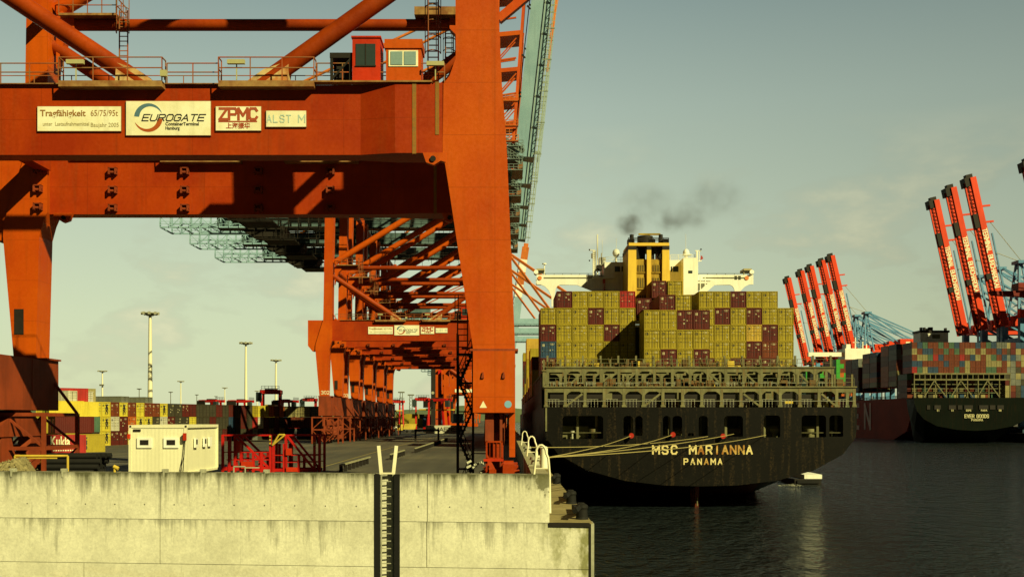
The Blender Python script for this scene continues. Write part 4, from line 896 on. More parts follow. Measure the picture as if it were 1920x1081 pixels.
h = MB(); h.bx(bxp(1133), bxp(1180), YB-.6, YB+9, bz(620), bz(492)); h.bx(bxp(1131), bxp(1150), YB-2, YB-.6, bz(523), bz(504.5)); h.bx(bxp(1110), bxp(1150), YB-2.4, YB-.6, bz(524), bz(522)); h.build('deck_house', white, ship)
h = MB(); h.bx(bxp(1250), bxp(1276), YB-.5, YB+9, bz(620), bz(488)); h.build('deck_house', white, ship)
h = MB(); h.bx(bxp(1275.5), bxp(1302), YB-3.5, YB+6, bz(620), bz(488.5)); h.build('stair_tower', white, ship)
for a, b, c, d2, yy in ((1152, 1162, 500, 510, YB-.65), (1164.5, 1174, 500, 510, YB-.65), (1261, 1271, 500, 510, YB-.55), (1284.5, 1292, 512, 517, YB-3.55), (1257, 1259.5, 500, 510, YB-.55)):
    MB().bx(bxp(a), bxp(b), yy, yy+.1, bz(d2), bz(c)).build('bridge_window', glass, ship)
h = MB(); h.bx(bxp(1118), bxp(1128), YB-1, YB+1, bz(507), bz(498)); h.bx(bxp(1130), bxp(1134), YB-.9, YB, bz(545), bz(524), 1) if False else None; h.build('dark_locker', dark, ship); MB().bx(bxp(1130), bxp(1134), YB-.9, YB, bz(545), bz(524)).build('red_door', plain('door_red', (.5, .06, .02), .5), ship)
h = MB(); h.bx(bxp(1111), bxp(1116), YB-1, YB, bz(522), bz(471)); h.bx(bxp(1104), bxp(1115), YB-.9, YB-.7, bz(471), bz(469.5)); h.bx(bxp(1108), bxp(1113), YB-.9, YB-.4, bz(485), bz(476)); h.bx(bxp(1119), bxp(1121), YB-.5, YB, bz(522), bz(440)) ; h.bx(bxp(1127), bxp(1129), YB, YB+.4, bz(522), bz(474)); h.bx(bxp(1124), bxp(1135), YB, YB+2, bz(496), bz(482)); h.ladder(bxp(1113.5), YB-1.1, bz(522), bz(472), .5, cage=False); h.build('signal_mast', white, ship)
h = MB(); h.bx(bxp(1304), bxp(1307), YB-1, YB-.5, bz(520), bz(471)); h.bx(bxp(1302), bxp(1313), YB-.9, YB-.7, bz(472), bz(470.5)); h.bx(bxp(1309), bxp(1310), YB-1, YB-.8, bz(492), bz(471)); h.bx(bxp(1303), bxp(1314), YB-.9, YB-.7, bz(491), bz(489.5)); h.build('signal_mast', white, ship)
for a, t_ in ((1104.5, 470), (1104.5, 490), (1312.5, 469)): MB().tube((bxp(a), YB-1, bz(t_+1)), (bxp(a), YB-1, bz(t_-1.5)), .12, 8).build('mast_lamp', dark, ship)
m_ = MB(); z0 = bz(490); m_.tube((bxp(1157), YB+2, bz(492)), (bxp(1157), YB+2, bz(477)), .22, 8)
def dome(mb, x, y, z, r, hh=1.25):
    pr = [(math.sin(a)*r, math.cos(a)*r) for a in [math.pi*k/8 for k in range(9)]]
    for (r0, a), (r1, b) in zip(pr, pr[1:]): mb.tube((x, y, z+a*hh), (x, y, z+b*hh), max(r0, .01), 16, r2=max(r1, .01), caps=False)
dome(m_, bxp(1157.3), YB+2, bz(471), .66, 1.15); m_.build('satellite_dome', white, ship)
m_ = MB(); dome(m_, bxp(1286.5), YB, bz(474), .58); m_.bx(bxp(1280.5), bxp(1296), YB-.6, YB+.6, bz(478.5), bz(477)); m_.tube((bxp(1286.5), YB, bz(488)), (bxp(1286.5), YB, bz(478)), .3, 8); m_.build('satellite_dome', white, ship)
for a, t0_, t1_ in ((1286.5, 468, 438), (1119.5, 478, 441), (1129.5, 476, 449), (1156, 470, 446)): MB().tube((bxp(a), YB+.4, bz(t0_)), (bxp(a), YB+.4, bz(t1_)), .035, 5).build('whip_aerial', white, ship)
r_ = MB(); MB().rail((bxp(1256), YB-.5, bz(488)), (bxp(1302), YB-.5, bz(488)), .95, 1.3, .035, (1, .65, .3)).build('house_railing', white, ship); MB().rail((bxp(1135), YB-.5, bz(492)), (bxp(1178), YB-.5, bz(492)), .9, 1.3, .03, (1, .5)).build('house_railing', white, ship); r_.rail((bxp(1108), YB-2.3, bz(547)), (bxp(1150), YB-2.3, bz(547)), 1.1, 1.1, .04, (1, .66, .33)); r_.bx(bxp(1108), bxp(1150), YB-2.4, YB-.6, bz(548), bz(547)); r_.build('house_railing', white, ship)
r_ = MB(); r_.beam((bxp(1301), YB-2, bz(560)), (bxp(1334), YB-2, bz(531)), 1.0, .3); 
for q in (1309, 1318): r_.bx(bxp(q), bxp(q)+.15, YB-1.9, YB-1.7, bz(548), bz(520))
r_.bx(bxp(1303), bxp(1334), YB-1.8, YB-.4, bz(528.5), bz(527)); r_.build('outside_stair', white, ship)
fl = MB(); fl.prism([(bxp(1311.5), bz(489)), (bxp(1317), bz(486)), (bxp(1315), bz(481)), (bxp(1312.5), bz(480))], YB-.86, YB-.84)
o = fl.build('flag', plain('flag_red', (.35, .03, .02), .8)); tag(o, 'small dark red flag on the right signal mast of the bridge', 'flag')
# ---- smoke
def mat_smoke(dn):
    m = bpy.data.materials.new('smoke'); m.use_nodes = True; t = m.node_tree; t.nodes.clear()
    out = nd(t, 'ShaderNodeOutputMaterial'); v = nd(t, 'ShaderNodeVolumePrincipled'); t.links.new(v.outputs[0], out.inputs['Volume'])
    v.inputs['Color'].default_value = (.13, .10, .05, 1); v.inputs['Anisotropy'].default_value = 0
    tc = nd(t, 'ShaderNodeTexCoord'); ln = nd(t, 'ShaderNodeVectorMath', operation='LENGTH'); t.links.new(tc.outputs['Object'], ln.inputs[0])
    n = nd(t, 'ShaderNodeTexNoise'); n.inputs['Scale'].default_value = 1.5; n.inputs['Detail'].default_value = 4; g = nd(t, 'ShaderNodeNewGeometry'); mp = nd(t, 'ShaderNodeMapping'); mp.inputs['Scale'].default_value = (.28, .28, .28)
    t.links.new(g.outputs['Position'], mp.inputs['Vector']); t.links.new(mp.outputs[0], n.inputs['Vector'])
    rr = ramp(t, [(0, 1), (.35, .8), (1, 0)]); rr.color_ramp.interpolation = 'EASE'; t.links.new(ln.outputs['Value'], rr.inputs[0]); r2 = ramp(t, [(.30, 0), (.68, 1)]); t.links.new(n.outputs[0], r2.inputs[0])
    t.links.new(mth(t, 'MULTIPLY', mth(t, 'MULTIPLY', rr.outputs[0], r2.outputs[0]), dn), v.inputs['Density']); return m
sm1, sm2, sm3 = mat_smoke(.75), mat_smoke(.22), mat_smoke(.13)
for i, (px, py, rx, rz, mt, lab) in enumerate([(1180, 421, 3.0, 2.4, sm1, 'dense brown puff of smoke over the left exhaust pipe'), (1256, 420, 3.4, 2.2, sm2, 'dense small puff of smoke over the right exhaust pipe'), (1285, 406, 6.0, 3.6, sm2, 'faint drift of smoke to the right of the funnel'), (1215, 385, 7.0, 4.8, sm3, 'thin smoke haze hanging above the funnel'), (1340, 372, 7.5, 4.6, sm3, 'thin smoke haze drifting highest, right of the funnel')]):
    bm_ = MB(); dome(bm_, 0, 0, 0, 1.0, 1.0); o = bm_.build('smoke', mt, origin=(0, 0, 0)); o.location = W(px, py, 190+i*.1); o.scale = (rx, 2.5, rz)
    tag(o, lab, 'smoke', kind='stuff')
# ================================================================ CONTAINERS
COL = {'Y': ((.34, .265, .020), (.28, .215, .016), 'yellow'), 'O': ((.50, .33, .05), (.42, .27, .04), 'amber'), 'R': ((.10, .014, .010), (.085, .013, .01), 'dark red'), 'r': ((.36, .022, .018), (.28, .02, .018), 'bright red'),
       'B': ((.03, .07, .13), (.02, .05, .10), 'blue'), 'N': ((.17, .040, .014), (.13, .028, .012), 'rust red'), 'G': ((.07, .14, .08), (.05, .11, .07), 'green'), 'g': ((.05, .36, .04), (.04, .30, .04), 'bright green'),
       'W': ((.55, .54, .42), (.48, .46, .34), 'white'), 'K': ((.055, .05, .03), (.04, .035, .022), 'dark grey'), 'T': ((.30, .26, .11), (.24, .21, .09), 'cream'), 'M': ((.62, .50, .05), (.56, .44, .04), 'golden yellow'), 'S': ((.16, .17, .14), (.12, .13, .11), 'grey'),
       'o': ((.50, .12, .02), (.44, .10, .02), 'orange')}
CM = {k: paint('container_'+v[2].replace(' ', '_'), v[0], v[1], rough=.5, ns=.5, streak=.25, rust=.12, fine=.2, rib=21, bump=.5) for k, v in COL.items()}
CEND = {k: paint('doors_'+v[2].replace(' ', '_'), v[0], v[1], rough=.5, ns=.6, streak=.25, rust=.14, fine=.2) for k, v in COL.items()}
rodm = {k: paint('rods_'+v[2].replace(' ', '_'), tuple(min(.6, c*1.3+.012) for c in v[0]), rough=.5) for k, v in COL.items()}
gapm = plain('container_gap', (.012, .011, .008), .8); placard = plain('placard_pale', (.42, .38, .22), .7)
CME = {}
def container_mesh(col, Lg, H, detail, var):
    key = (col, Lg, H, detail, var)
    if key in CME: return CME[key]
    m = MB(); w_ = 2.438; a = w_/2; rnd = random.Random(hash(key[:1]+(var,)) % 9999 if False else var*7+len(col)*3+ord(col))
    m.bx(-a+.03, a-.03, .08, Lg-.05, .05, H-.05, 0)                       # body
    if detail:
        for s in (-1, 1):
            m.bx(s*a-.07*(s > 0)-.0*(s < 0), s*a+.07*(s < 0), 0, .14, 0, H, 1); m.bx(s*a-.1*(s > 0), s*a+.1*(s < 0), Lg-.14, Lg, 0, H, 1)
            m.bx(s*a-.06*(s > 0), s*a+.06*(s < 0), .14, Lg-.14, H-.1, H, 1); m.bx(s*a-.06*(s > 0), s*a+.06*(s < 0), .14, Lg-.14, 0, .14, 1)
        m.bx(-a+.07, a-.07, 0, .12, H-.14, H-.003, 1); m.bx(-a+.07, a-.07, 0, .12, .003, .14, 1)
        m.bx(-.035, .035, .055, .082, .14, H-.14, 2); m.bx(-a+.06, -a+.11, .06, .083, .14, H-.14, 2); m.bx(a-.11, a-.06, .06, .083, .14, H-.14, 2); m.bx(-a+.07, a-.07, .05, .084, H-.2, H-.14, 2)
        for z in (.33, .55, .78): m.bx(-a+.1, a-.1, .066, .082, .1+z*(H-.2), .1+z*(H-.2)+.05, 2)
        for x in (-.86, -.42, .42, .86):
            m.bx(x-.032, x+.032, .025, .06, .1, H-.1, 3)
            for z in (.12, .5, H-.2): m.bx(x-.07, x+.07, .035, .08, z, z+.07, 3)
        for x in (-.72, .58): m.bx(x-.02, x+.3, .02, .05, 1.15, 1.2, 3)
        if detail > 1:
            pl = [(.55, .72, 1.0, 2.25), (.65, 1.0, .2, 1.75)]
            m.bx(.25, .95, .058, .075, H-.42, H-.32, 4); m.bx(.3, .85, .058, .075, H-.58, H-.5, 4)
            for _ in range(3):
                x = rnd.choice((-.95, -.3, .2, .62)); z = rnd.uniform(.5, 1.8); m.bx(x, x+rnd.uniform(.08, .26), .052, .072, z, z+rnd.uniform(.08, .25), 4)
            m.bx(-.98, -.62, .050, .070, H-.82, H-.42, 4 if col in 'RNB' else 2)
    me_o = m.build('shipping_container', [CM[col], CEND[col], gapm, rodm[col], placard], origin=(0, 0, 0)); me = me_o.data; bpy.data.objects.remove(me_o)
    CME[key] = me; return me
NC = [0]
def container(col, x, y, z, Lg, H, lab, group, rz=0, detail=2):
    NC[0] += 1
    me = container_mesh(col, Lg, H, detail, NC[0] % 3)
    o = bpy.data.objects.new('shipping_container', me); C.objects.link(o); o.location = (x, y, z); o.rotation_euler = (0, 0, rz)
    tag(o, lab, 'container', group); return o
GS = 'containers stacked on the black ship'
def shipcol(i): return (1013.6+29.68*(i+.5)-VX)/F*171
tiers = {0: 'R' + 'Y'*5+'....'+'RYRRRY', 1: 'BYYYYY....YYYRNY', 2: 'RYYYRY....YYYORY', 3: 'YYYRYY....YRYRYY', 4: '.RYYYr....YYRYY.'}
H = 2.62
for k, row in tiers.items():
    for i, ch in enumerate(row):
        if ch == '.': continue
        lt = (5-k); place = ('top', 'second', 'third', 'fourth', 'lowest visible')[4-k]
        if i < 6: lab = f'{COL[ch][2]} container, {place} tier, {ordn(i+1)} from left, left block on black ship'
        else: lab = f'{COL[ch][2]} container, {place} tier, {ordn(16-i)} from right, right block on black ship'
        container(ch, shipcol(i), 171, CZ+7.0+k*2.635, 12.19, 2.61, lab, GS)
for r, row in enumerate(['YRYR', 'YYYY', 'YYRR']):
    for i, ch in enumerate(row):
        container(ch, X_(1223+i*31, 164), 164, CZ+7.6+r*2.97, 6.06, 2.94, f"{COL[ch][2]} container, {('lowest', 'middle', 'top')[r]} tier, {ordn(i+1)} from left, protruding block of black ship", GS)
for px, ch, lab in ((1254, 'R', 'dark red container standing on top of the protruding block, its left side in shade'), (1284.5, 'Y', 'yellow container standing on top of the protruding block, right of a dark red one')):
    container(ch, X_(px, 168.5), 170, CZ+16.55, 12.19, 2.94, lab, GS)
for px, ch, py, Y, lab in ((1236, 'R', 526, 183.2, 'dark red container topmost of all on the black ship, in front of the funnel'), (1266, 'Y', 526, 183.2, 'yellow container topmost of all on the black ship, beside the dark red one'), (1208, 'R', 559, 183.2, 'dark red container low in front of the funnel foot, left of the taller middle stack'), (1301, 'R', 552, 183.2, 'dark red container mostly hidden in the gap right of the middle stack')):
    container(ch, X_(px, Y), Y, Z_(py, Y)-2.9, 6.06, 2.9, lab, GS)
# stacks of the further bays that show along the ship's left side
b = MB(); random.seed(3)
for k, (Y, zt) in enumerate(((215, 8.5), (230, 12), (250, 7), (272, 16), (300, 12.5), (330, 17))):
    for q in range(int((zt)/2.6)): b.bx(5.0, 12, Y, Y+12, CZ+4.6+q*2.6, CZ+4.6+q*2.6+2.55, random.randrange(4))
b.bx(10, 44, 184, 185.5, CZ+6.9, CZ+16); 
for q in range(3): b.bx(shipcol(6)-1.2, shipcol(9)+1.2, 172, 183, CZ+7+q*2.6, CZ+9.55+q*2.6, 0)
b.build('further_container_stacks', [CM['K'], CM['O'], CM['R'], CM['Y']]); bpy.context.view_layer.objects
o = bpy.data.objects['further_container_stacks']; tag(o, 'mass of containers in further bays, a thin dark strip left of the black ship', 'containers', kind='stuff')
# ================================================================ THE YARD ON THE LEFT
YARD = 'containers in the long yard block'
def msc_mesh():
    t = empty('tmp_root', (0, 0, 0)); me = bpy.data.objects.new('x', None)
    o = text('lettering', 'MSC', (.1, .01, 1.3), .92, lettb, t, bold=.05, rot=R(-90), ext=.004); m = o.data; bpy.data.objects.remove(o); bpy.data.objects.remove(t); return m
mscm = msc_mesh()
def add_mark(c, me): o = bpy.data.objects.new('lettering', me); C.objects.link(o); o.parent = c; return o
# side lettering meshes
B0, M0, T0 = 'MMMRRMNYRKKRKRKKRKRBKKRSKNTROKR', 'MMMWRoMMKWRKKMKKRKKBKRKrWRKRKRK', 'MMMNMNMNNMKKRRKKKRKRKRKYMMoRoKR'  # mostly dark colours past the near boxes stand in for shade on the yard
N_ = 31
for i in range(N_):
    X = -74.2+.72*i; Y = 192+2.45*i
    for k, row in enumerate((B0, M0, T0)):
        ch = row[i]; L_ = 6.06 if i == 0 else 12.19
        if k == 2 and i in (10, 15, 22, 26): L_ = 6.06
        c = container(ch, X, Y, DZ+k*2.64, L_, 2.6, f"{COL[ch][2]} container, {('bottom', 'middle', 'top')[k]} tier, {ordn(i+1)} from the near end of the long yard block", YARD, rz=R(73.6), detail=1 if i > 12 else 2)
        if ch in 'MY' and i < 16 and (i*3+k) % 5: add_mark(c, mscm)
for i, (j, ch, lab) in enumerate([(1, 'W', 'white container lying on top of the yard block at its near end'), (3, 'W', 'white container lying on top of the yard block, next beyond the near-end one'), (7, 'S', 'grey container lying alone on top of the yard block left of the tallest mast'), (10, 'S', 'grey container lying on top of the yard block just behind the tallest mast')]):
    container(ch, -74.2+.72*j-5, 192+2.45*j+1.5, DZ+3*2.64, 12.19, 1.3 if i > 1 else 2.0, lab, YARD, rz=R(73.6), detail=1)
# nearer pair and the stacks behind the crane leg
c = container('r', X_(72, 150), 150, DZ, 6.06, 2.6, 'bright red container with big white lettering behind the crane bogies', 'containers near the crane foot', rz=R(-52))
o = text('lettering', 'Kukla', (0, 0, 0), 1.9, lett, c, bold=.05, sx_=.62); o.matrix_parent_inverse = Matrix(); o.location = (1.235, 3.0, 1.45)
o.data.transform(Matrix.Translation(wloc(c)).inverted() if False else Matrix()); 
me = o.data; cxm = sum((v.co for v in me.vertices), Vector())/len(me.vertices); me.transform(Matrix.Rotation(R(90), 4, 'Z') @ Matrix.Translation(-cxm))
m_ = MB(); 
for q in range(9): m_.bx(1.232, 1.242, 1.6+q*.32, 1.6+q*.32+.2, .35, .52)
o2 = m_.build('lettering', lett, None, origin=(0, 0, 0)); o2.parent = c
c = container('Y', X_(112, 156), 156, DZ, 6.06, 2.6, 'olive yellow container standing right of the bright red lettered one', 'containers near the crane foot', rz=R(-52))
o = bpy.data.objects.new('lettering', mscm.copy()); o.data.transform(Matrix.Rotation(R(90), 4, 'Z')); C.objects.link(o); o.parent = c; o.location = (1.24, 3.0, 0)
rest = [('R', 96, 166, 1, 'dark red container in the second tier behind the bright red one'), ('R', 104, 176, 1, 'dark red container above and behind the olive yellow one'), ('G', 117, 180, 1, 'narrow green container seen between two dark red ones'), ('Y', 60, 166, 1, 'yellow container seen through the stairs of the crane bogie frame'),
        ('M', 117, 188, 2, 'golden yellow container in the third tier left of the white topped block'), ('r', 100, 196, 3, 'bright red container topmost at the left, beside the crane sill'), ('T', 115, 198, 3, 'cream container topmost at the left next to a red one'), ('M', 85, 178, 2, 'golden yellow container just right of the crane sill end'), ('K', 160, 186, 0, 'dark container in the shade of the yellow ones at ground level')]
for ch, px, Y, k, lab in rest: container(ch, X_(px, Y), Y, DZ+k*2.62, 6.06, 2.58, lab, 'containers near the crane foot', rz=R(-40 if ch != 'K' else 10))
# short stacks left of crane 302: blue, red, pale
sh = [('B', 566, 0), ('B', 578, 0), ('N', 590, 0), ('N', 604, 0), ('N', 555, 1), ('N', 570, 1), ('N', 584, 1), ('S', 598, 1), ('T', 544, 2), ('T', 558, 2), ('T', 572, 2), ('S', 592, 2)]
for i, (ch, px, k) in enumerate(sh):
    Y = 262; j = [q for q in sh if q[2] == k].index((ch, px, k))
    container(ch, X_(px, Y), Y, DZ+k*2.64, 12.19, 2.6, f"{COL[ch][2]} container, {('bottom', 'middle', 'top')[k]} tier, {ordn(j+1)} from left, stack left of crane number 302", 'containers stacked left of crane number 302', detail=1)
# ---- site cabin on the left
hc = empty('site_cabin', (X_(327, 60), 60, DZ)); tag(hc, 'cream white site cabin with small dark windows behind the quay wall', 'cabin')
x0, x1, y0, y1, zt = X_(241, 60), X_(350, 60), 60.0, 66.6, Z_(796, 60); zb = zt-2.75
m_ = MB(); m_.bx(x0+.1, x1-.1, y0+.03, y1-.03, zb+.1, zt-.08); m_.build('wall_panels', paint('cabin_panels', (.74, .72, .52), (.71, .69, .49), rough=.5, rib=30, bump=.10, streak=.15, fine=.06), hc)
m_ = MB()
for x in (x0, x1-.16): 
    for y in (y0, y1-.16): m_.bx(x, x+.16, y, y+.16, zb, zt-.16)
m_.bx(x0, x1, y0-.01, y0+.16, zt-.17, zt); m_.bx(x0, x1, y1-.16, y1, zt-.17, zt); m_.bx(x0, x0+.16, y0+.16, y1-.16, zt-.165, zt-.002); m_.bx(x1-.15, x1+.012, y0+.16, y1-.16, zt-.165, zt-.002); m_.bx(x0, x1, y0, y1, zb, zb+.12); m_.build('corner_frame', cream, hc)
m_ = MB(); m_.bx(x0+.2, x1-.2, y0+.2, y1-.2, zt-.1, zt-.02); m_.build('roof', cream, hc)
m_ = MB(); m_.bx(x0+.3, x1-.3, y0+.3, y1-.3, DZ, zb); m_.build('base', conc, hc)
for a, b in ((257, 285), (307, 335)):
    w_ = MB(); w_.bx(X_(a, 60), X_(b, 60), y0-.05, y0+.05, Z_(839, 60), Z_(820, 60)); wo = w_.build('window_frame', white, hc)
    MB().bx(X_(a+6, 60), X_(b-6, 60), y0-.065, y0-.045, Z_(833.5, 60), Z_(824, 60)).build('pane', dark, wo)
for y in (61.8, 63.6, 64.7):
    w_ = MB(); w_.bx(x1-.03, x1+.05, y-.28, y+.28, Z_(838, 62), Z_(820, 62)); wo = w_.build('window_frame', white, hc)
    if y < 64.2: MB().bx(x1+.045, x1+.06, y-.14, y+.14, Z_(832, 62), Z_(823, 62)).build('pane', dark, wo)
MB().bx(X_(250, 60), X_(264, 60), y0-.03, y0+.0, Z_(808, 60), Z_(804, 60)).build('name_plate', dark, hc)
for x in (x0+.06, x1-.1): MB().bx(x, x+.1, y0-.03, y0+.01, zt-.13, zt-.03).build('lifting_hole', dark, hc)
m_ = MB(); m_.bx(x1-.14, x1, y0-.25, y0-.02, zt-.85, zt-.45); m_.build('socket_box', cred, hc); MB().bx(x0, x0+.12, y0-.2, y0-.02, zt-.75, zt-.5).build('socket_box', cred, hc)
MB().path([(x1-.07, y0-.1, zt-.85), (x1-.1, y0-.12, zt-1.6), (x1-.35, y0-.1, zt-2.7)], .02, 5).path([(x1-.05, y0-.1, zt-.85), (x1-.12, y0-.15, zt-1.9), (x1-.2, y0-.1, zt-2.7)], .02, 5).build('cable', black, hc)
# ---- red steel frames
def z8(y): return 790+y/8.727
def x8(x): return 400+x/8.727
def redframe(lab, posts, rails, diags, boxes, striped, tri, yb=832):
    Y = 98.0; xs = [p[0] for p in posts]; c = empty('red_steel_frame', (X_(x8((min(xs)+max(xs))/2), Y), Y, Z_(z8(yb), Y)))
    tag(c, lab, 'steel frame', 'red steel frames behind the quay wall')
    for j, yy in enumerate((Y, Y+2.6)):
        for x, ya in posts:
            X = X_(x8(x), Y); MB().bx(X-.11, X+.11, yy-.11, yy+.11, Z_(z8(yb), Y), Z_(z8(ya), Y)).build('post', sred, c)
        for a, b, z, h in rails: MB().bx(X_(x8(a), Y), X_(x8(b), Y), yy-.08, yy+.08, Z_(z8(z+h), Y), Z_(z8(z), Y)).build('rail', sred, c)
        for a, za, b, zb_ in diags: MB().beam((X_(x8(a), Y), yy-.02, Z_(z8(za), Y)), (X_(x8(b), Y), yy-.02, Z_(z8(zb_), Y)), .2, .14).build('diagonal', sred, c)
    for a, b, za, zb_ in boxes: MB().bx(X_(x8(a), Y), X_(x8(b), Y), Y-.3, Y+.5, Z_(z8(zb_), Y), Z_(z8(za), Y)).build('panel_box', cred, c)
    for x, za, zb_ in striped:
        m_ = MB(); n_ = 6
        for q in range(n_): m_.bx(X_(x8(x-14), Y), X_(x8(x+14), Y), Y-.14, Y-.12+.01, Z_(z8(za+(zb_-za)*(q+1)/n_), Y), Z_(z8(za+(zb_-za)*q/n_), Y), q % 2)
        m_.build('hazard_stripe', [yelp, dark], c)
    if tri:
        p = [(X_(x8(a), Y), Z_(z8(b), Y)) for a, b in tri]; MB().path([(x, Y-.2, z) for x, z in p+[p[0]]], .08, 6).build('yellow_bracket', yelp, c)
redframe('left of two red steel frames, beside the site cabin', [(155, 210), (260, 300), (355, 215), (455, 495), (655, 500), (790, 495), (935, 215)], [(150, 940, 208, 26), (155, 930, 492, 16), (220, 930, 612, 18), (150, 930, 735, 60)], [(380, 235, 925, 770)], [(385, 450, 310, 495), (465, 650, 645, 765)], [(935, 225, 395)], None)
redframe('right of two red steel frames, with the yellow corner bracket', [(985, 370), (1160, 360), (1190, 210), (1400, 540), (1655, 235), (1740, 215)], [(1180, 1745, 208, 24), (985, 1750, 540, 14), (1010, 1750, 655, 14), (975, 1700, 765, 50)], [(1205, 230, 1660, 790)], [(1195, 1280, 435, 545), (1200, 1385, 745, 815)], [(1655, 330, 400)], [(975, 385), (1080, 212), (1180, 212)])
# ---- gravel pile, pipe rack
g = MB(); random.seed(8); nx, ny = 40, 26; X0, X1, Y0, Y1 = X_(-60, 62), X_(62, 62), 61.0, 67.5; vs = []
for j in range(ny+1):
    for i in range(nx+1):
        u = i/nx*2-1; v = j/ny*2-1; r = math.hypot(u*.95+.1, v); h = max(0, 1-r)*3.4; h = min(h, 2.4+.2*math.sin(u*5))+random.uniform(-.05, .08)*(h > 0)
        vs.append((X0+(X1-X0)*i/nx, Y0+(Y1-Y0)*j/ny, DZ+h))
g.add(vs, [(j*(nx+1)+i, j*(nx+1)+i+1, (j+1)*(nx+1)+i+1, (j+1)*(nx+1)+i) for j in range(ny) for i in range(nx)])
for _ in range(900):
    i = random.randrange(len(vs)); x, y, z = vs[i]
    if z < DZ+.3: continue
    s_ = random.uniform(.03, .08); x += random.uniform(-.1, .1); y += random.uniform(-.1, .1); g.add([(x-s_, y, z), (x, y-s_, z+s_*.4), (x+s_, y, z+.01), (x, y+s_, z), (x, y, z+s_*1.3)], [(0, 1, 4), (1, 2, 4), (2, 3, 4), (3, 0, 4)])
o = g.build('gravel_pile', paint('gravel', (.32, .27, .13), (.20, .17, .08), rough=.95, ns=6, fine=.5, bump=.8)); tag(o, 'heap of tan gravel behind the wall at the left edge', 'gravel', kind='stuff')
Yp = 75
t = empty('pipe_rack', (X_(90, Yp), Yp, DZ)); tag(t, 'low yellow tube rack beside the gravel pile', 'rack')
for yy in (0, 3.2):
    zt = Z_(854+yy*.3, Yp); a, b = X_(28+yy*4, Yp), X_(127+yy*6, Yp)
    MB().path([(a, Yp+yy, DZ), (a, Yp+yy, zt), (b, Yp+yy, zt), (b, Yp+yy, DZ)], .085, 8).build('hoop', yelp, t)
MB().beam((X_(30, Yp), Yp-.1, Z_(858, Yp)), (X_(108, Yp), Yp-.1, Z_(858, Yp)), .08).build('rail', yelp, t)
random.seed(4)
bp_ = MB()
for r in range(6):
    for q in range(9-r): 
        y = Yp+2+q*.44+r*.22; bp_.tube((X_(47, Yp)+random.uniform(-.3, .5), y, DZ+.22+r*.38), (X_(150, Yp)+random.uniform(-.3, .6), y, DZ+.22+r*.38), .21, 10)
o = bp_.build('black_pipes', black); tag(o, 'pile of long black pipes behind the yellow rack', 'pipes', kind='stuff')
# ---- light masts
def mast(px, py, w_head, Y, lab, col=None, rr=.55):
    X = X_(px, Y); zt = Z_(py, Y); t = empty('light_mast', (X, Y, DZ)); tag(t, lab, 'light mast', 'light masts over the yard'); mt = col or mastw
    MB().tube((X, Y, DZ), (X, Y, zt), rr, 12, r2=rr*.5).build('pole', mt, t)
    h = MB(); w_ = w_head/2*Y/F; h.tube((X, Y, zt-.5), (X, Y, zt+.3), w_*.35, 12, r2=w_*.8); h.tube((X, Y, zt+.3), (X, Y, zt+.55), w_*.9, 14, r2=w_*.85)
    for k in range(8):
        a = k*math.pi/4+.2; h.bx(X+w_*math.cos(a)*.85-w_*.13, X+w_*math.cos(a)*.85+w_*.13, Y+w_*math.sin(a)*.85-.2, Y+w_*math.sin(a)*.85+.2, zt-.15, zt+.75)
    h.build('lamp_ring', mt if col else galv, t)
mg = paint('distant_mast_grey', (.16, .16, .12), rough=.6)
for a in [(281.5, 589, 34, 359, 'tallest white light mast, left of the middle of the sky gap', None, .95), (461, 644, 25, 497, 'second tallest white light mast, right of the tallest', None, .85), (517.5, 676, 21, 640, 'third tallest white light mast, nearest to crane number 302', None, .95),
          (192, 696, 18, 790, 'white light mast at the left with a small box halfway up', None, .9), (339, 715, 13, 1001, 'small white light mast right of the tallest one', None, .9), (421.5, 727, 11, 1225, 'small white light mast left of the second tallest one', None, 1.0), (482, 733, 9, 1300, 'smallest white light mast, close right of the second tallest', None, .9),
          (261, 729, 9, 1180, 'thin dark light mast close left of the tallest white one', mg, .7), (320, 735, 8, 1300, 'thin dark light mast between the tallest and the small white mast', mg, .7), (369, 740, 7, 1450, 'thin dark light mast right of the small white one', mg, .8), (405, 743, 6, 1550, 'faint dark light mast above the shaded containers', mg, .8)]: mast(*a)
MB().bx(X_(188, 790), X_(196, 790), 788, 789, Z_(723, 790), Z_(720, 790)).build('mast_box', mg, [o for o in C.objects if o.name.startswith('light_mast')][3])
for i, (px, py) in enumerate([(752.5, 736), (770.5, 741)]):
    Y = 900; X = X_(px, Y); m_ = MB(); zt = Z_(py, Y)
    for s in (-1, 1):
        for u in (-1, 1): m_.beam((X+s*1.6, Y+u*1.6, DZ), (X+s*.9, Y+u*.9, zt), .3)
    z = DZ; k = 0
    while z < zt-3: m_.beam((X-1.5, Y-1.5, z), (X+1.5, Y-1.5, z+3), .22); m_.beam((X+1.5, Y-1.5, z), (X-1.5, Y-1.5, z+3), .22); z += 3
    m_.bx(X-2.6, X+2.6, Y-1.5, Y+1.5, zt, zt+1.0)
    o = m_.build('lattice_tower', mg); tag(o, ['left of two distant lattice light towers under the orange portals', 'right of two distant lattice light towers under the orange portals'][i], 'tower', 'distant lattice towers')
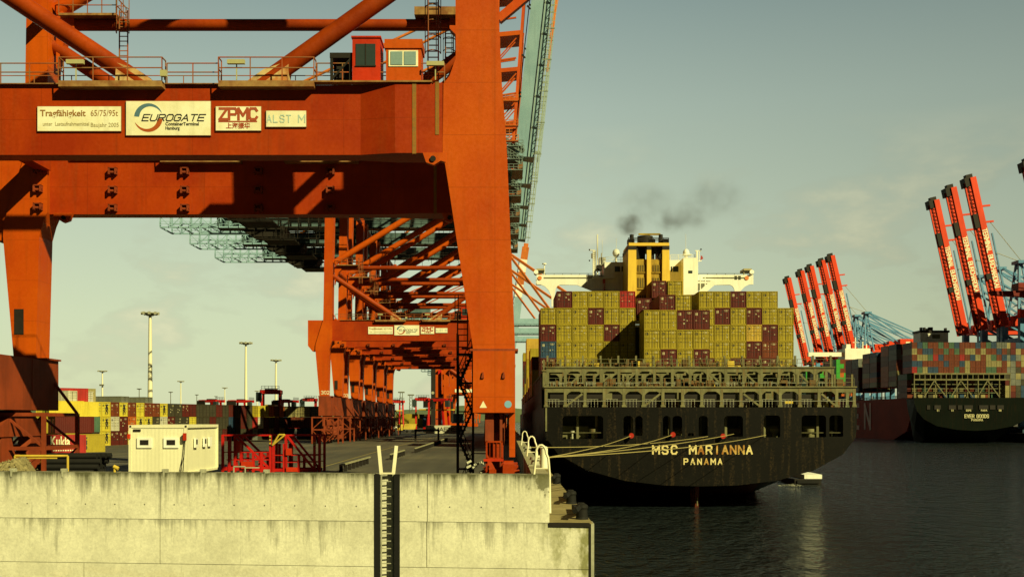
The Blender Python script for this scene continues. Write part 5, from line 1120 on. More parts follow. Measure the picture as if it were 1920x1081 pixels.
# ---- straddle carriers
def straddle(px, py_top, Y, side, lab, H_=12.6):
    X = X_(px, Y); t = empty('straddle_carrier', (0, 0, 0)); tag(t, lab, 'straddle carrier', 'red straddle carriers in the yard')
    hw, hl = 2.3, (4.4)
    for s in (-1, 1):
        for u in (-1, 1): MB().prismx([(u*hl*.75-.35, 1.6), (u*hl*.75+.35, 1.6), (u*hl*.55+.35, H_-1), (u*hl*.55-.35, H_-1)], s*hw-.28, s*hw+.28).build('leg', sred, t)
        MB().bx(s*hw-.35, s*hw+.35, -hl-.6, hl+.6, 1.0, 1.8).build('side_sill', sred, t)
        MB().bx(s*hw-.4, s*hw+.4, -hl, hl, H_-1.3, H_-.3).build('top_beam', sred, t)
        for u in (-1, -.35, .35, 1): MB().tube((s*hw-.25, u*hl, .75), (s*hw+.25, u*hl, .75), .75, 14).build('wheel', black, t)
    for u in (-1, 1): MB().bx(-hw, hw, u*hl*.6-.4, u*hl*.6+.4, H_-1.3, H_-.25).build('cross_beam', sred, t)
    m_ = MB(); m_.bx(-hw-.9, -hw-.3, hl*.2, hl+.3, H_-3.6, H_-.6); m_.bx(-1.6, 1.6, -1.2, 1.2, H_-.5, H_+.1); m_.rail((-hw, -hl, H_-.3), (hw, -hl, H_-.3), 1, 1, .05); m_.build('machinery', dark, t)
    m_ = MB(); m_.bx(-hw-1.3, -hw+.2, -hl-1.2, -hl+.3, H_-3.4, H_-1.0); m_.build('driver_cab', glass, t)
    m_ = MB(); m_.bx(-1.25, 1.25, -6, 6, H_-4.6, H_-4.2); m_.build('spreader', yelp, t)
    t.location = (X, Y, DZ); t.rotation_euler = (0, 0, side)
    t.scale = (1, 1, 1)
straddle(509, 728, 290, R(8), 'tallest red straddle carrier, with dark machinery on its left, above the yard stacks', 12.8)
straddle(397, 748, 425, R(62), 'red straddle carrier leftmost above the shaded containers')
straddle(452, 748, 430, R(80), 'red straddle carrier seen side-on behind the second tallest mast')
straddle(536, 748, 432, R(75), 'red straddle carrier half hidden behind the tallest one')
straddle(580, 745, 400, R(15), 'red straddle carrier standing close left of crane number 302')
straddle(792, 745, 388, R(5), 'red straddle carrier seen whole between the crane legs')
straddle(742, 750, 440, R(20), 'red straddle carrier partly hidden behind the last left crane leg')
straddle(822, 752, 400, R(70), 'red straddle carrier partly behind the black column')
# ---- guard beams along the track, black portal, white container, small vehicles
for i, (X, ya, yb_) in enumerate([(-14.9, 97, 118), (-13.6, 127, 144), (-12.9, 153, 236)]):
    t = empty('guard_beam', (X, (ya+yb_)/2, DZ)); tag(t, ['low grey guard beam nearest the wall ladder', 'short low guard beam seen between the ladder handrails', 'longest low guard beam, running back along the crane track'][i], 'guard beam', 'low guard beams along the track')
    MB().bx(X-.10, X+.10, ya, yb_, DZ+.60, DZ+.74).build('beam', conc, t)
    y = ya+.4; m_ = MB()
    while y < yb_: m_.bx(X-.16, X+.16, y, y+.12, DZ, DZ+.59); y += 2.6
    m_.build('feet', dark, t)
t = empty('steel_portal', (X_(800, 227), 227, DZ)); tag(t, 'low black steel portal frame in front of the white lettered container', 'frame')
for px in (779, 822): MB().bx(X_(px, 227)-.2, X_(px, 227)+.2, 226.8, 227.2, DZ, Z_(804, 227)).build('post', dark, t)
MB().bx(X_(777, 227), X_(824, 227), 226.8, 227.2, Z_(808, 227)+.02, Z_(804, 227)+.02).build('lintel', dark, t)
cw = container('W', X_(842, 300), 300, DZ, 12.19, 2.7, 'long white container with black lettering behind the black portal frame', 'containers by the far cranes', rz=R(90), detail=1)
cw.location = (X_(800, 300), 300, DZ); 
def on_side(c, s, xx, size, mt, zz=1.35, **k):
    o = text('lettering', s, (0, 0, 0), size, mt, c, **k); me = o.data; q = sum((v.co for v in me.vertices), Vector())/len(me.vertices); me.transform(Matrix.Translation(-q)); o.location = (0, 0, 0)
    me.transform(Matrix.Rotation(R(-90), 4, 'Z') @ Matrix.Identity(4)); return o, me
# rotated 90 deg: the side that faces the camera is local -X ... build the writing in place instead
cw.rotation_euler = (0, 0, R(-90)); cw.location = (X_(798, 360), 361.3, DZ)
block('MAERSK', (X_(798, 360)+7.4, 361.3-1.25, DZ+1.35), 1.25, lettb, cw, wd=.95, gap=.25, th=.17, M=None); o = cw.children[0]; o.data.transform(Matrix.Rotation(R(90), 4, 'Z'))
m_ = MB(); m_.bx(1.23, 1.24, 1.6, 3.0, .7, 2.1); o = m_.build('logo_panel', plain('logo_pale_blue', (.35, .52, .52), .5), None, origin=(0, 0, 0)); o.parent = cw
for i, (ch, px) in enumerate((('G', 846), ('N', 860))): container(ch, X_(px, 380), 380, DZ, 6.06, 2.6, ['green container standing behind the white lettered one, left', 'rust red container standing behind the white lettered one, right'][i], 'containers by the far cranes', detail=1)
t = empty('yellow_truck', (X_(768, 380), 380, DZ)); tag(t, 'small yellow tipper truck left of the red straddle carrier', 'truck')
x = X_(768, 380); m_ = MB(); m_.prism([(x-2.2, DZ+1.2), (x+1.9, DZ+1.2), (x+2.4, DZ+3.1), (x-1.6, DZ+3.3)], 379, 381.4); m_.build('tipper_body', yelp, t)
m_ = MB(); m_.bx(x-4.2, x-2.3, 379, 381.4, DZ+.9, DZ+3.0); cb = m_.build('cab', yelp, t); MB().bx(x-4.0, x-3.0, 378.9, 379.0, DZ+1.9, DZ+2.7).build('window', glass, cb)
for q in (-3.3, -.9, 1.2): MB().tube((x+q, 378.9, DZ+.5), (x+q, 379.4, DZ+.5), .5, 12).build('wheel', black, t)
random.seed(12)
for i, (px, Y) in enumerate([(738, 520), (745, 540), (716, 560), (777, 560), (797, 600)]):
    x = X_(px, Y); t = empty('parked_car', (x, Y, DZ)); tag(t, ['pale parked car leftmost of the distant row under the portals', 'pale parked car second in the distant row under the portals', 'dark parked car behind the left crane legs', 'white parked car between the lattice towers', 'white parked car farthest right in the distant row'][i], 'car', 'distant parked cars')
    m_ = MB(); mt = [white, galv, dark, white, white][i]; m_.prism([(x-2.1, DZ+.3), (x+2.1, DZ+.3), (x+2.1, DZ+.9), (x+1.4, DZ+1.0), (x+.8, DZ+1.5), (x-1.0, DZ+1.5), (x-1.6, DZ+.95), (x-2.1, DZ+.85)], Y, Y+1.8); m_.build('body', mt, t)
    for q in (-1.3, 1.3): MB().tube((x+q, Y-.05, DZ+.33), (x+q, Y+.2, DZ+.33), .33, 10).build('wheel', black, t)
# distant yard clutter under the horizon
m_ = MB(); random.seed(21)
for k in range(420):
    Y = random.uniform(560, 1500); x = random.uniform(-.42, -.06)*Y; n_ = random.choice((1, 2, 2, 3)); L_ = random.choice((2.44, 12.2, 12.2))
    m_.bx(x, x+L_, Y, Y+12, DZ, DZ+2.6*n_, random.randrange(6))
o = m_.build('distant_container_stacks', [CM[k] for k in 'NSYBTK']); tag(o, 'far-off container stacks scattered along the horizon of the yard', 'containers', kind='stuff')
# ================================================================ FURTHER CRANES ON OUR QUAY
def far_crane(Y, boom, lab, name='far_gantry_crane', body=None):
    body = body or orange; t = empty(name, (CX, Y, DZ)); tag(t, lab, 'gantry crane', 'distant gantry cranes along the quay')
    ox, oz = CX, DZ; m_ = MB()
    for fy in (0, 18.3):
        m_.prism([(ox-1.2, oz+8), (ox+1.2, oz+8), (ox+.7, oz+20), (ox-.5, oz+56), (ox-2.6, oz+56), (ox-2.7, oz+20)], Y+fy-1, Y+fy+1)
        m_.prism([(ox+G-1.2, oz+9), (ox+G+1.2, oz+9), (ox+G+2.7, oz+20), (ox+G+2.6, oz+52), (ox+G+.7, oz+52), (ox+G-.7, oz+20)], Y+fy-1, Y+fy+1)
        m_.bx(ox+G+2.6, ox-2.6, Y+fy-.9, Y+fy+.9, oz+20.2, oz+24.2)
    m_.build('portal', body, t)
    m_ = MB()
    for x in (0, G): m_.bx(ox+x-1.2, ox+x+1.2, Y-1.3, Y+19.6, oz+5.2, oz+9); m_.bx(ox+x-.6, ox+x+.6, Y-3, Y+21, oz, oz+5.2)
    m_.build('sill_and_bogies', body, t)
    m_ = MB()
    for fy in (0, 18.3):
        for a, b in (((G+1.8, 34.6), (-2, 34.6)), ((-20.5, 24.3), (G+1.4, 33)), ((-13.9, 24.3), (-2.3, 32.6)), ((G+1.6, 35.6), (-2.6, 54.4))): m_.tube((ox+a[0], Y+fy, oz+a[1]), (ox+b[0], Y+fy, oz+b[1]), .5, 8)
    m_.build('braces', tubeor, t)
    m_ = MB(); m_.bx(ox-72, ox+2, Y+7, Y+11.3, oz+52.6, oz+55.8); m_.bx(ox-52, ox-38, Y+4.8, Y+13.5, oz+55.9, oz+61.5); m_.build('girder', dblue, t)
    m_ = MB()
    for yy in (4.4, 13.9):
        for z in (52.4, 54.9, 57.2): m_.beam((ox-85, Y+yy, oz+z), (ox-10, Y+yy, oz+z), .4, .4)
        x = -85
        while x < -10: m_.beam((ox+x, Y+yy, oz+52.4), (ox+x, Y+yy, oz+57.2), .35); x += 3.5
    m_.build('walkway_truss', pblue if boom != 'far' else paint('far_truss_blue', (.09, .15, .20)), t)
    m_ = MB()
    for yy, ye in ((1, 6), (17.3, 12.3)): m_.beam((ox-1.5, Y+yy, oz+56), (ox-1.2, Y+ye, oz+90), .9); m_.beam((ox+2, Y+yy, oz+56), (ox+3, Y+ye, oz+90), .7); m_.tube((ox-1, Y+ye, oz+89), (ox-72, Y+yy, oz+57), .3, 6)
    m_.build('mast', body, t)
    if boom == 'down':
        m_ = MB(); m_.bx(ox+2, ox+64, Y+6.5, Y+11.5, oz+51.6, oz+55.2); m_.bx(ox+2, ox+64, Y+5.2, Y+5.5, oz+52, oz+52.3); m_.rail((ox+2, Y+5.3, oz+52.2), (ox+64, Y+5.3, oz+52.2), 1.3, 3, .07); m_.build('boom', pblue, t)
        for x in (26, 50):
            for ye in (6.5, 11.5): MB().tube((ox+1, Y+ye, oz+89), (ox+x, Y+ye, oz+55.4), .45, 6).build('fore_stay', MC['stay_orange'], t)
    else:
        m_ = MB(); a = Vector((ox+3.5, Y+9, oz+52)); d_ = Vector((.147, 0, .989)); mats = [pblue, bred, white] if boom == 'striped' else [pblue, pblue, pblue]
        L_ = 66; n_ = 8
        for k in range(n_):
            c_ = 0 if k < 4 else (1 if k % 2 else 2); m_.beam(a+d_*L_*k/n_, a+d_*L_*(k+1)/n_, 4.6, 4.6, c_)
        m_.beam(a+d_*L_, a+d_*(L_+2.5), 3, 3, 1); m_.build('boom', [mats[0], MC['stay_orange'] if boom == 'striped' else mats[1], mats[2]], t)
        m_ = MB(); nx = Vector((-.989, 0, .147)); m_.beam(a+nx*3, a+nx*3+d_*56, .4); 
        for k in range(14): m_.beam(a+nx*2.3+d_*4*k, a+nx*3+d_*(4*k+2), .3)
        m_.build('boom_lattice', MC['stay_orange'] if boom == 'striped' else pblue, t)
far_crane(538, 'down', 'distant orange crane with its pale blue boom lowered, highest of the lowered booms')
far_crane(594, 'down', 'distant orange crane with its boom lowered, second of the lowered ones')
far_crane(654, 'down', 'distant orange crane with its boom lowered, third of the lowered ones')
far_crane(702, 'striped', 'distant crane with a raised orange and white banded boom beside the ship bridge')
for i, Y in enumerate((1000, 1080, 1170, 1280, 1420)): far_crane(Y, 'far', f'far-off crane whose blue rear truss is {ordn(i+1)} from the top under the orange portals')
# bright orange crane foot between the portals, with a white board, and a black column
Y = 405; t = empty('mobile_harbour_crane', (X_(858, Y), Y, DZ)); tag(t, 'bright orange crane portal with a white board, seen through the stairs of the nearest crane', 'crane')
def zz(p): return Z_(p, Y)
def xx(p): return X_(p, Y)
m_ = MB(); m_.bx(xx(832), xx(842), Y, Y+3, zz(798), zz(690)); m_.bx(xx(871), xx(884), Y, Y+3, zz(798), zz(690)); m_.prism([(xx(842), zz(798)), (xx(842), zz(760)), (xx(846), zz(730)), (xx(846), zz(798))], Y+.2, Y+2.8); m_.build('leg', orange, t)
m_ = MB(); m_.bx(xx(828), xx(890), Y+.1, Y+2.9, zz(738), zz(724)); m_.bx(xx(812), xx(832), Y+6, Y+9, zz(700), zz(692)); m_.build('portal_beam', orange, t)
m_ = MB(); m_.bx(xx(830), xx(896), Y-.3, Y+3, zz(799), zz(793)); m_.build('sill', orange, t)
m_ = MB(); m_.tube((xx(843), Y-1, zz(692)), (xx(886), Y-1, zz(722)), .7, 10); m_.build('brace', tubeor, t)
m_ = MB(); m_.bx(xx(853), xx(869), Y-.1, Y+.1, zz(735), zz(729)); m_.bx(xx(874), xx(888), Y-.1, Y+.1, zz(735), zz(729)); m_.build('white_board', signw, t)
m_ = MB(); m_.bx(xx(846), xx(850), Y-.1, Y, zz(790), zz(748)); m_.bx(xx(858), xx(866), Y+4, Y+6, zz(722), zz(700)); m_.beam((xx(822), Y+2, zz(752)), (xx(833), Y+2, zz(722)), 1.0); m_.build('dark_hatch', dark, t)
m_ = MB(); m_.bx(xx(820), xx(826), Y+4, Y+6, zz(800), zz(692)); m_.build('rear_leg', sred, t)
Y = 398; m_ = MB(); m_.bx(X_(808, Y), X_(816, Y), Y, Y+2, DZ, Z_(690, Y)); m_.bx(X_(806, Y), X_(818, Y), Y-.1, Y+2.1, Z_(756, Y), Z_(752, Y)); t = m_.build('black_column', dark); tag(t, 'tall black steel column between the straddle carrier and the bright orange portal', 'column')
MB().tube((X_(811.5, Y), Y-.1, Z_(736, Y)), (X_(811.5, Y), Y-.02, Z_(736, Y)), .55, 14).build('round_lamp', galv, t)
# ================================================================ THE FAR QUAY (right)
random.seed(31)
MB().prismz([(253.2, 430), (253.2, 3000), (262, 3000), (262, 430)], -2, 4.4).build('far_quay_edge', dark)['kind'] = 'structure'
MB().prismz([(262, 420), (900, 420), (2500, 3000), (262, 3000)], -2, 4.5).build('far_quay', asph)['kind'] = 'structure'
# ---- green-hulled ship
YE = 515.0; SE = F/YE
def ex(p): return X_(p, YE)
def ez(p): return Z_(p, YE)
green = paint('green_hull', (.003, .006, .003), (.002, .004, .002), rough=.6, spec=.05, ns=.1, rust=.1)
es = empty('green_container_ship', ((ex(1712)+ex(1915))/2, YE, 0)); tag(es, 'dark green container ship stern-on at the right, with coloured stacks in five tiers', 'container ship')
EC = (ex(1714)+ex(1944))/2; EH = (ex(1944)-ex(1714))/2
secsE = [(YE+.3, [(1,ez(745)),(.99,ez(757)),(.95,ez(770)),(.84,ez(785)),(.63,ez(798)),(.3,ez(805)),(0,ez(807))]),
         (YE+18, [(.84,ez(745)),(.84,ez(757)),(.82,ez(785)),(.76,ez(803)),(.6,1.0),(.3,-1),(0,-1)]),
         (YE+40, [(.62,ez(745)),(.6,ez(765)),(.55,ez(790)),(.5,1.5),(.45,-1),(.3,-2),(0,-2)]), (YE+58, [(.22,ez(745)),(.2,ez(765)),(.15,ez(790)),(.1,1.5),(.08,-1),(.05,-2),(0,-2)])]
vs = []; 
for y, p in secsE: row = [(EC-h*EH, y, z) for h, z in p]+[(EC+h*EH, y, z) for h, z in p[::-1][1:]]; n = len(row); vs += row
m_ = MB(); m_.add(vs, [(k*n+i, k*n+i+1, (k+1)*n+i+1, (k+1)*n+i) for k in range(3) for i in range(n-1)]+[tuple(range(n-1, -1, -1))]); m_.bx(EC-EH*.5, EC+EH*.5, YE+.4, YE+40, ez(746), ez(745.2)); m_.build('hull', green, es)
for a, b in ((1738, 1744), (1752, 1764), (1779, 1792), (1796, 1804), (1808, 1824), (1836, 1853), (1856, 1866), (1870, 1882)): MB().bx(ex(a), ex(b), YE-.05, YE+.29, ez(767), ez(759)).build('hull_opening', dark, es)
ld = plain('green_ship_letters', (.50, .46, .24), .6)
block('EVER', (ex(1817.5), YE-.1, ez(779.5)), 1.5, ld, es, wd=.56, gap=.24, th=.22); block('GOODS', (ex(1842.5), YE-.1, ez(779.5)), 1.5, ld, es, wd=.56, gap=.24, th=.22)
block('PANAMA', (ex(1832), YE-.1, ez(786.5)), 1.0, ld, es, th=.2)
for s, a in (('51', 1759), ('51', 1786), ('ESPE', 1816), ('PAPA', 1845), ('58', 1875)): text('lettering', s, (ex(a), YE-.1, ez(769)), 1.3, ld, es, bold=.03)
m_ = MB(); n_ = 19
for k in range(n_): x = ex(1716)+(ex(1896)-ex(1716))*k/(n_-1); m_.bx(x-.15, x+.15, YE+1, YE+1.4, ez(711), ez(699)); (m_.bx(x-.2, x+.2, YE+1, YE+1.5, ez(745), ez(711)) if k % 2 == 0 else None)
for p in (700, 711): m_.bx(ex(1715), ex(1897), YE+.9, YE+1.6, ez(p)-.35, ez(p)+.35)
for k in range(0, 15, 5):
    a, b, c_ = ex(1734+k*10), ex(1753+k*10), ex(1776+k*10)
    m_.beam((a, YE+1, ez(744)), (b, YE+1, ez(713)), .45); m_.beam((b, YE+1, ez(713)), (c_, YE+1, ez(744)), .45)
m_.bx(ex(1715), ex(1719), YE+.8, YE+1.8, ez(745), ez(735)); m_.build('lashing_frame', olive, es)
m_ = MB()
for p in (720, 728, 736): m_.bx(ex(1717), ex(1895), YE+5, YE+5.2, ez(p), ez(p)+.3)
m_.build('lower_walkways', olive2, es)
# bridge of the green ship
Yb2 = 560; m_ = MB(); m_.bx(X_(1726, Yb2), X_(1778, Yb2), Yb2, Yb2+10, Z_(700, Yb2), Z_(622, Yb2)); m_.build('bridge', white, es)
m_ = MB(); m_.bx(X_(1724, Yb2), X_(1780, Yb2), Yb2-.5, Yb2+10, Z_(623, Yb2), Z_(619, Yb2)); m_.build('bridge_roof', dark, es)
m_ = MB(); m_.bx(X_(1748, Yb2), X_(1762, Yb2), Yb2-.4, Yb2, Z_(634, Yb2), Z_(627, Yb2)); m_.build('bridge_ladder', olive, es)
m_ = MB(); m_.tube((X_(1750, Yb2), Yb2+4, Z_(620, Yb2)), (X_(1750, Yb2), Yb2+4, Z_(612, Yb2)), 1.3, 10)
for a in (1728, 1734, 1739, 1774): m_.bx(X_(a, Yb2), X_(a+3, Yb2), Yb2+1, Yb2+3, Z_(620, Yb2), Z_(613+a % 3, Yb2))
m_.build('roof_gear', dark, es)
GG = 'containers stacked on the green ship'
rowsE = ['NYTBSNSNGTNNGTTNNN', 'BBNNNNNBNTNNTTTNNN', 'NTTGrBNNNrNBTNTGNB', 'TNBBNNGNGNNTTNTNBN', 'NBGNNGNGBNNNBNGBNS']
rowsE = ['rGTBBNNNGNTNNNGGNN', 'BBNNNNBNNBTNNNTTTN', 'NTTGrBNNNrNBTNTGNB', 'TNBBNNGNGNTTNTNNBN', 'NBGNNGNGBNNNBNGBSS']
for k, row in enumerate(rowsE):
    for i, ch in enumerate(row):
        container(ch, X_(1717+i*9.95, YE), YE+1.5, ez(698.5)+k*2.93, 12.19, 2.9, f"{COL[ch][2]} container, {('lowest', 'second lowest', 'middle', 'second highest', 'highest')[k]} tier, {ordn(i+1)} from left on the green ship", GG, detail=1)
m_ = MB()
for i in range(17):
    for k in range(4): m_.bx(X_(1717+i*9.95, YE)-1.2, X_(1717+i*9.95, YE)+1.2, YE+8, YE+20, ez(745)+k*2.93, ez(745)+k*2.93+2.85, random.randrange(7))
for i in range(18, 23):
    for k in range(9): m_.bx(X_(1717+i*9.95, YE)-1.2, X_(1717+i*9.95, YE)+1.2, YE+3.5, YE+15, ez(745)+k*2.93+.1, ez(745)+k*2.93+2.93, random.choice((0, 1, 2, 3, 4, 5)))
o = m_.build('deeper_containers', [CM[k] for k in 'NTSRBKG']); tag(o, 'containers deep behind the frames and at the right end of the green ship', 'containers', kind='stuff')
# ---- red-hulled ship
redh = paint('dark_red_hull', (.36, .035, .016), (.26, .025, .012), rough=.6, spec=.05, ns=.06)
rs = empty('red_container_ship', (240, 600, 0)); tag(rs, 'dark red hulled container ship seen along its side, left of the green ship', 'container ship')
XR = 215.0; zd = Z_(750, 600)
m_ = MB(); prof = [(572, zd+1), (574, zd-6), (582, 5), (600, .5), (612, -2), (930, -2), (945, zd+1)]
m_.prismx(prof, XR, XR+48); m_.build('hull', redh, rs)
m_ = MB()
m_.rail((XR+.3, 575, zd+1), (XR+.3, 930, zd+1), 1.3, 8, .15); m_.build('side_railing', olive2, rs)
for ch, Yl in (('E', 666), ('N', 645)):
    block(ch, (XR-.15, Yl, Z_(780, 652)), 13.5, plain('hull_letter_pink', (.62, .42, .36), .7), rs, wd=.72, th=.2, M=Matrix.Rotation(R(-90), 4, 'Z'), name='hull_letter', flat=.1)
m_ = MB(); random.seed(9)
bays = [(599, 41.5, 9), (631, 39, 8), (664, 37, 8), (708, 39, 9), (745, 36, 9), (780, 37, 9)]
for (Yb_, hz, nc) in bays:
    n_ = int((CZ+hz-zd-6)/2.93)
    for k in range(n_):
        for c_ in range(nc if Yb_ < 700 else 14):
            ch = random.choice((0, 0, 0, 1, 2, 3, 4) if Yb_ < 700 else (0, 0, 0, 5, 5, 4)); 
            if c_ == 0 and Yb_ >= 700: ch = 5
            zb_ = zd+6+k*2.93+(CZ+hz-zd-6-n_*2.93); m_.bx(XR+.5+c_*2.5, XR+2.94+c_*2.5, Yb_, Yb_+12.2, zb_, zb_+2.86, ch); m_.bx(XR+.5+c_*2.5, XR+2.94+c_*2.5, Yb_+12.8, Yb_+25, zb_, zb_+2.86, random.choice((0, 1, 4)))
o = m_.build('red_ship_containers', [CM[k] for k in 'NTBSoGW'][:5]+[CM['g']]); tag(o, 'stacks of mostly rust red and some green containers on the red hulled ship', 'containers', kind='stuff')
m_ = MB()
for (Yb_, hz, nc) in bays:
    for q in (0, 2.5, 7.5): m_.bx(XR+q, XR+q+.5, Yb_-2.5, Yb_-2, zd+1, zd+13)
    for z in (zd+6, zd+12.5): m_.bx(XR, XR+9, Yb_-2.6, Yb_-1.9, z, z+.7)
m_.build('lashing_frame', olive, rs)
Yb3 = 738; m_ = MB(); m_.bx(X_(1516, Yb3), X_(1584, Yb3), Yb3, Yb3+3, Z_(668, Yb3), Z_(660, Yb3)); m_.build('bridge_wing', white, rs)
m_ = MB(); m_.bx(X_(1583, Yb3), X_(1630, Yb3), Yb3-2, Yb3+14, Z_(700, Yb3), Z_(653, Yb3)); m_.bx(X_(1586, Yb3), X_(1594, Yb3), Yb3-1, Yb3+8, Z_(653, Yb3), Z_(645, Yb3)); m_.build('bridge', white, rs)
m_ = MB(); 
for a, h in ((1604, 632), (1618, 640), (1625, 644)): m_.bx(X_(a, Yb3)-.3, X_(a, Yb3)+.3, Yb3, Yb3+.6, Z_(653, Yb3), Z_(h, Yb3))
m_.bx(X_(1599, Yb3), X_(1609, Yb3), Yb3, Yb3+.5, Z_(642, Yb3), Z_(641, Yb3)); m_.build('bridge_mast', white, rs)
# ---- blue and red cranes of the far quay
def blue_crane():
    t = empty('blue_gantry_crane', (0, 0, 0)); zq = 0
    for fy in (0, 20):
        for x in (0, 34):
            m_ = MB(); m_.bx(x-1.6, x+1.6, fy-1.4, fy+1.4, 2, 56 if x == 0 else 60); m_.build('leg', cblue, t)
            m_ = MB(); m_.bx(x-1.7, x+1.7, fy-1.5, fy+1.5, 56 if x == 0 else 60, 60 if x == 0 else 63); m_.build('leg_top', bred, t)
        for z, h in ((18, 3.5), (38, 2)): MB().bx(1.6, 32.4, fy-1, fy+1, z, z+h).build('tie_beam', cblued, t)
        MB().beam((1, fy, 21), (33, fy, 52), 1.4).build('brace', cblue, t)
        MB().beam((1, fy, 56), (33, fy, 40), 1.2).build('brace', cblue, t)
    for x in (0, 34): MB().bx(x-1.2, x+1.2, -3, 23, 0, 3).build('bogie_beam', cblued, t)
    for x in (0, 34): MB().bx(x-1, x+1, 1.4, 18.6, 44, 46.5).build('cross_beam', cblue, t)
    m_ = MB(); m_.bx(-2, 62, 5.5, 14.5, 52.6, 57.5); m_.build('girder', bred, t)
    m_ = MB(); m_.bx(26, 48, 4, 16, 58, 65); m_.build('machinery_house', bred, t); MB().bx(30, 38, 3.9, 4.0, 60, 63).build('house_sign', signw, t)
    m_ = MB()
    for x in (12, 17, 54): m_.tube((x, 8, 59), (x+2.5, 8, 60), 1.7, 12)
    m_.build('rope_drum', bred, t)
    m_ = MB()
    for fy in (4, 16):
        m_.beam((0, fy, 56), (2.5, 10+(fy-10)*.3, 84), 1.0); m_.beam((7, fy, 56), (3.5, 10+(fy-10)*.3, 84), .8)
        for k in range(6): m_.beam((0+.3*k, 10+(fy-10)*(1-.12*k), 57+4.5*k), (6.4-.5*k, 10+(fy-10)*(1-.12*k), 60+4.5*k), .4)
    m_.bx(1, 6, 6, 14, 83.5, 85); m_.build('apex_tower', cblue, t)
    for fy in (6, 14):
        for a, b in (((4, 84), (44, 58)), ((4, 84), (64, 58)), ((4, 76), (34, 58))): MB().beam((a[0], fy, a[1]), (b[0], fy, b[1]), .85).build('back_stay', cblue, t)
    # raised boom leaning out over the water
    th = R(-13.0); ax = Vector((math.sin(th), 0, math.cos(th))); nx = Vector((-math.cos(th), 0, math.sin(th))); o0 = Vector((-4.2, 0, 53))
    def P(u, v, y): return o0+ax*u+nx*v+Vector((0, y, 0))
    m_ = MB()
    for yy in (5.4, 12.6): m_.add([P(u, v, y) for u in (0, 75) for v, y in ((0, yy), (3.0, yy), (3.0, yy+2), (0, yy+2))], [(0, 1, 2, 3), (7, 6, 5, 4), (0, 4, 5, 1), (1, 5, 6, 2), (2, 6, 7, 3), (3, 7, 4, 0)])
    m_.build('boom', bred, t)
    m_ = MB(); m_.beam(P(0, 5.9, 7), P(73, 5.7, 7), .7, m=1); m_.beam(P(0, 4.5, 7), P(73, 4.5, 7), .4)
    for k in range(36): m_.beam(P(2*k, 3.3, 7), P(2*k, 5.8, 7), .3); m_.beam(P(2*k, 3.3, 7), P(2*k+2, 5.6, 7), .25, m=k % 2)
    m_.add([P(u, v, 9) for u, v in ((0, 3.4), (73, 3.4), (73, 5.3), (0, 5.3))]+[P(u, v, 9.4) for u, v in ((0, 3.4), (73, 3.4), (73, 5.3), (0, 5.3))], [(0, 1, 2, 3), (7, 6, 5, 4), (0, 4, 5, 1), (1, 5, 6, 2), (2, 6, 7, 3), (3, 7, 4, 0)])
    m_.build('boom_lattice', [paint('boom_lattice_red', (.20, .016, .007), (.12, .01, .006)), bred], t)
    m_ = MB(); m_.beam(P(71, 4.4, 9), P(75.5, 4.4, 9), 2.8, 6); m_.beam(P(75, 2.4, 9), P(77, 2.4, 9), 3.4, 3); m_.beam(P(71, 6.0, 8), P(73, 6.1, 8), 1.2, 2); m_.build('boom_head', dark, t)
    for a, b in ((50, 57), (24, 27)): MB().beam(P(a, 4.6, 6.3), P(b, 4.6, 6.3), 2.4, 1.6).build('boom_trolley', dark, t)
    for u in (52, 60): MB().beam(P(u, 0, 6), P(u-.5, -4, 6), .9).build('sheave_bracket', bred, t)
    for u, w_ in ((52, 84), (36, 84)): MB().tube(P(u, -2, 6), (4, 8, w_), .16, 5).build('stay_rope', galv, t)
    m_ = MB(); m_.beam(P(2, -1.8, 7), P(46, -2.4, 7), .7); m_.build('folded_stay', cblue, t)
    block('TERMINAL BURCHARDKAI', P(34, 1.65, 5.3), 2.2, signw, t, wd=.55, gap=.18, th=.22, M=Matrix.Rotation(R(90)+th, 4, 'Y'), flat=.05)
    return t
bc = blue_crane(); GB = 'blue and red cranes of the far quay'
tag(bc, 'blue crane with raised red boom, rightmost of the three big booms at right', 'gantry crane', GB)
spots = [(549, 'blue crane with raised red boom, rightmost of the three big booms at right'), (573, 'blue crane with raised red boom, middle of the three big booms at right'), (606, 'blue crane with raised red boom, leftmost of the three big booms at right'),
         (781, 'blue crane with raised red boom, rightmost of the five smaller booms'), (804, 'blue crane with raised red boom, second from right of the five smaller booms'), (835, 'blue crane with raised red boom, middle of the five smaller booms'),
         (862, 'blue crane with raised red boom, second from left of the five smaller booms'), (906, 'blue crane with raised red boom, leftmost of the five smaller booms'), (508, 'blue crane of which only the red boom tip shows at the right edge')]
for i, (Y, lab) in enumerate(spots):
    c = bc if i == 0 else copy_tree(bc); c.location = (259.3+(2, 2, 6, 0, 0, 0, 0, 1, 12.5)[i], Y, 4.5); c.scale = (1, 1, 1.04 if i < 3 else 1); c['label'] = lab
c.scale = (1, 1, 1.03)
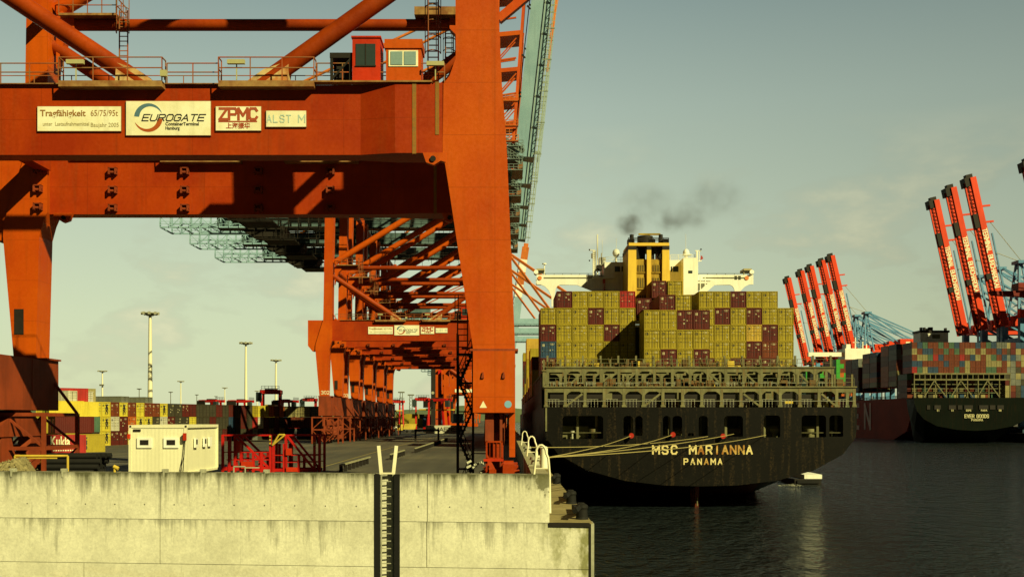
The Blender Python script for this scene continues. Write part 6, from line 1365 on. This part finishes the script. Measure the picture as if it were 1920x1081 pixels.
# crane with lowered red boom at the right edge
Y = 535; t = empty('lowered_boom_crane', (300, Y, 4.5)); tag(t, 'red crane boom lowered across the blue masts at the right edge', 'gantry crane')
m_ = MB(); m_.prism([(X_(1860, Y), Z_(545, Y)), (X_(1866, Y), Z_(552, Y)), (X_(1990, Y), Z_(560, Y)), (X_(1990, Y), Z_(538, Y)), (X_(1905, Y), Z_(545, Y))], Y, Y+5); m_.build('boom', bdred, t)
m_ = MB(); m_.bx(X_(1908, Y), X_(1990, Y), Y-1, Y+6, Z_(545, Y), Z_(530, Y)); m_.bx(X_(1930, Y), X_(1942, Y), Y, Y+4, 4.5, Z_(560, Y)); m_.build('machinery', bdred, t)

# workboat beside the black ship
Y = 190; t = empty('workboat', (X_(1518, Y), Y, 0)); tag(t, 'low dark workboat with a white deck edge lying beyond the black stern', 'boat')
a, b = X_(1490, Y), X_(1540, Y); m_ = MB(); m_.prismz([(a, Y), (b, Y), (b+.3, Y+8), (b-1, Y+14), (a+2.5, Y+17), (a+.6, Y+14), (a-.3, Y+8)], -.6, Z_(897, Y)); m_.build('hull', dark, t)
m_ = MB(); m_.prismz([(X_(1508, Y), Y-.1), (b+.1, Y-.1), (b+.35, Y+8), (b-1, Y+13), (X_(1508, Y), Y+13)], Z_(897, Y)+.01, Z_(889, Y)); m_.build('deck', white, t)
m_ = MB(); m_.bx(a+.4, b-.4, Y-.25, Y, .25, .8); m_.build('fender', black, t)
m_ = MB(); random.seed(2); n_ = 26; vs = []
for j in range(7):
    for i in range(n_+1):
        u = i/n_; v = j/6; x = X_(1450, Y)+u*(X_(1492, Y)-X_(1450, Y)); vs.append((x, Y-4+v*7*(u*.7+.3)-u*1.2, .03+random.uniform(0, .22)*(0 < j < 6)*u))
m_.add(vs, [(j*(n_+1)+i, j*(n_+1)+i+1, (j+1)*(n_+1)+i+1, (j+1)*(n_+1)+i) for j in range(6) for i in range(n_)])
fm = bpy.data.materials.new('foam'); fm.use_nodes = True; ft = fm.node_tree; fb_ = ft.nodes['Principled BSDF']; fb_.inputs['Base Color'].default_value = (.5, .5, .38, 1); fb_.inputs['Roughness'].default_value = .8
fn_ = nd(ft, 'ShaderNodeTexNoise'); fn_.inputs['Scale'].default_value = 1.6; fn_.inputs['Detail'].default_value = 6; fc = nd(ft, 'ShaderNodeTexCoord'); ft.links.new(fc.outputs['Object'], fn_.inputs['Vector'])
fr_ = ramp(ft, [(.48, 0), (.60, .9)]); ft.links.new(fn_.outputs[0], fr_.inputs[0]); ft.links.new(fr_.outputs[0], fb_.inputs['Alpha'])
o = m_.build('wash', fm); tag(o, 'patch of white churned water beside the workboat', 'foam', kind='stuff')
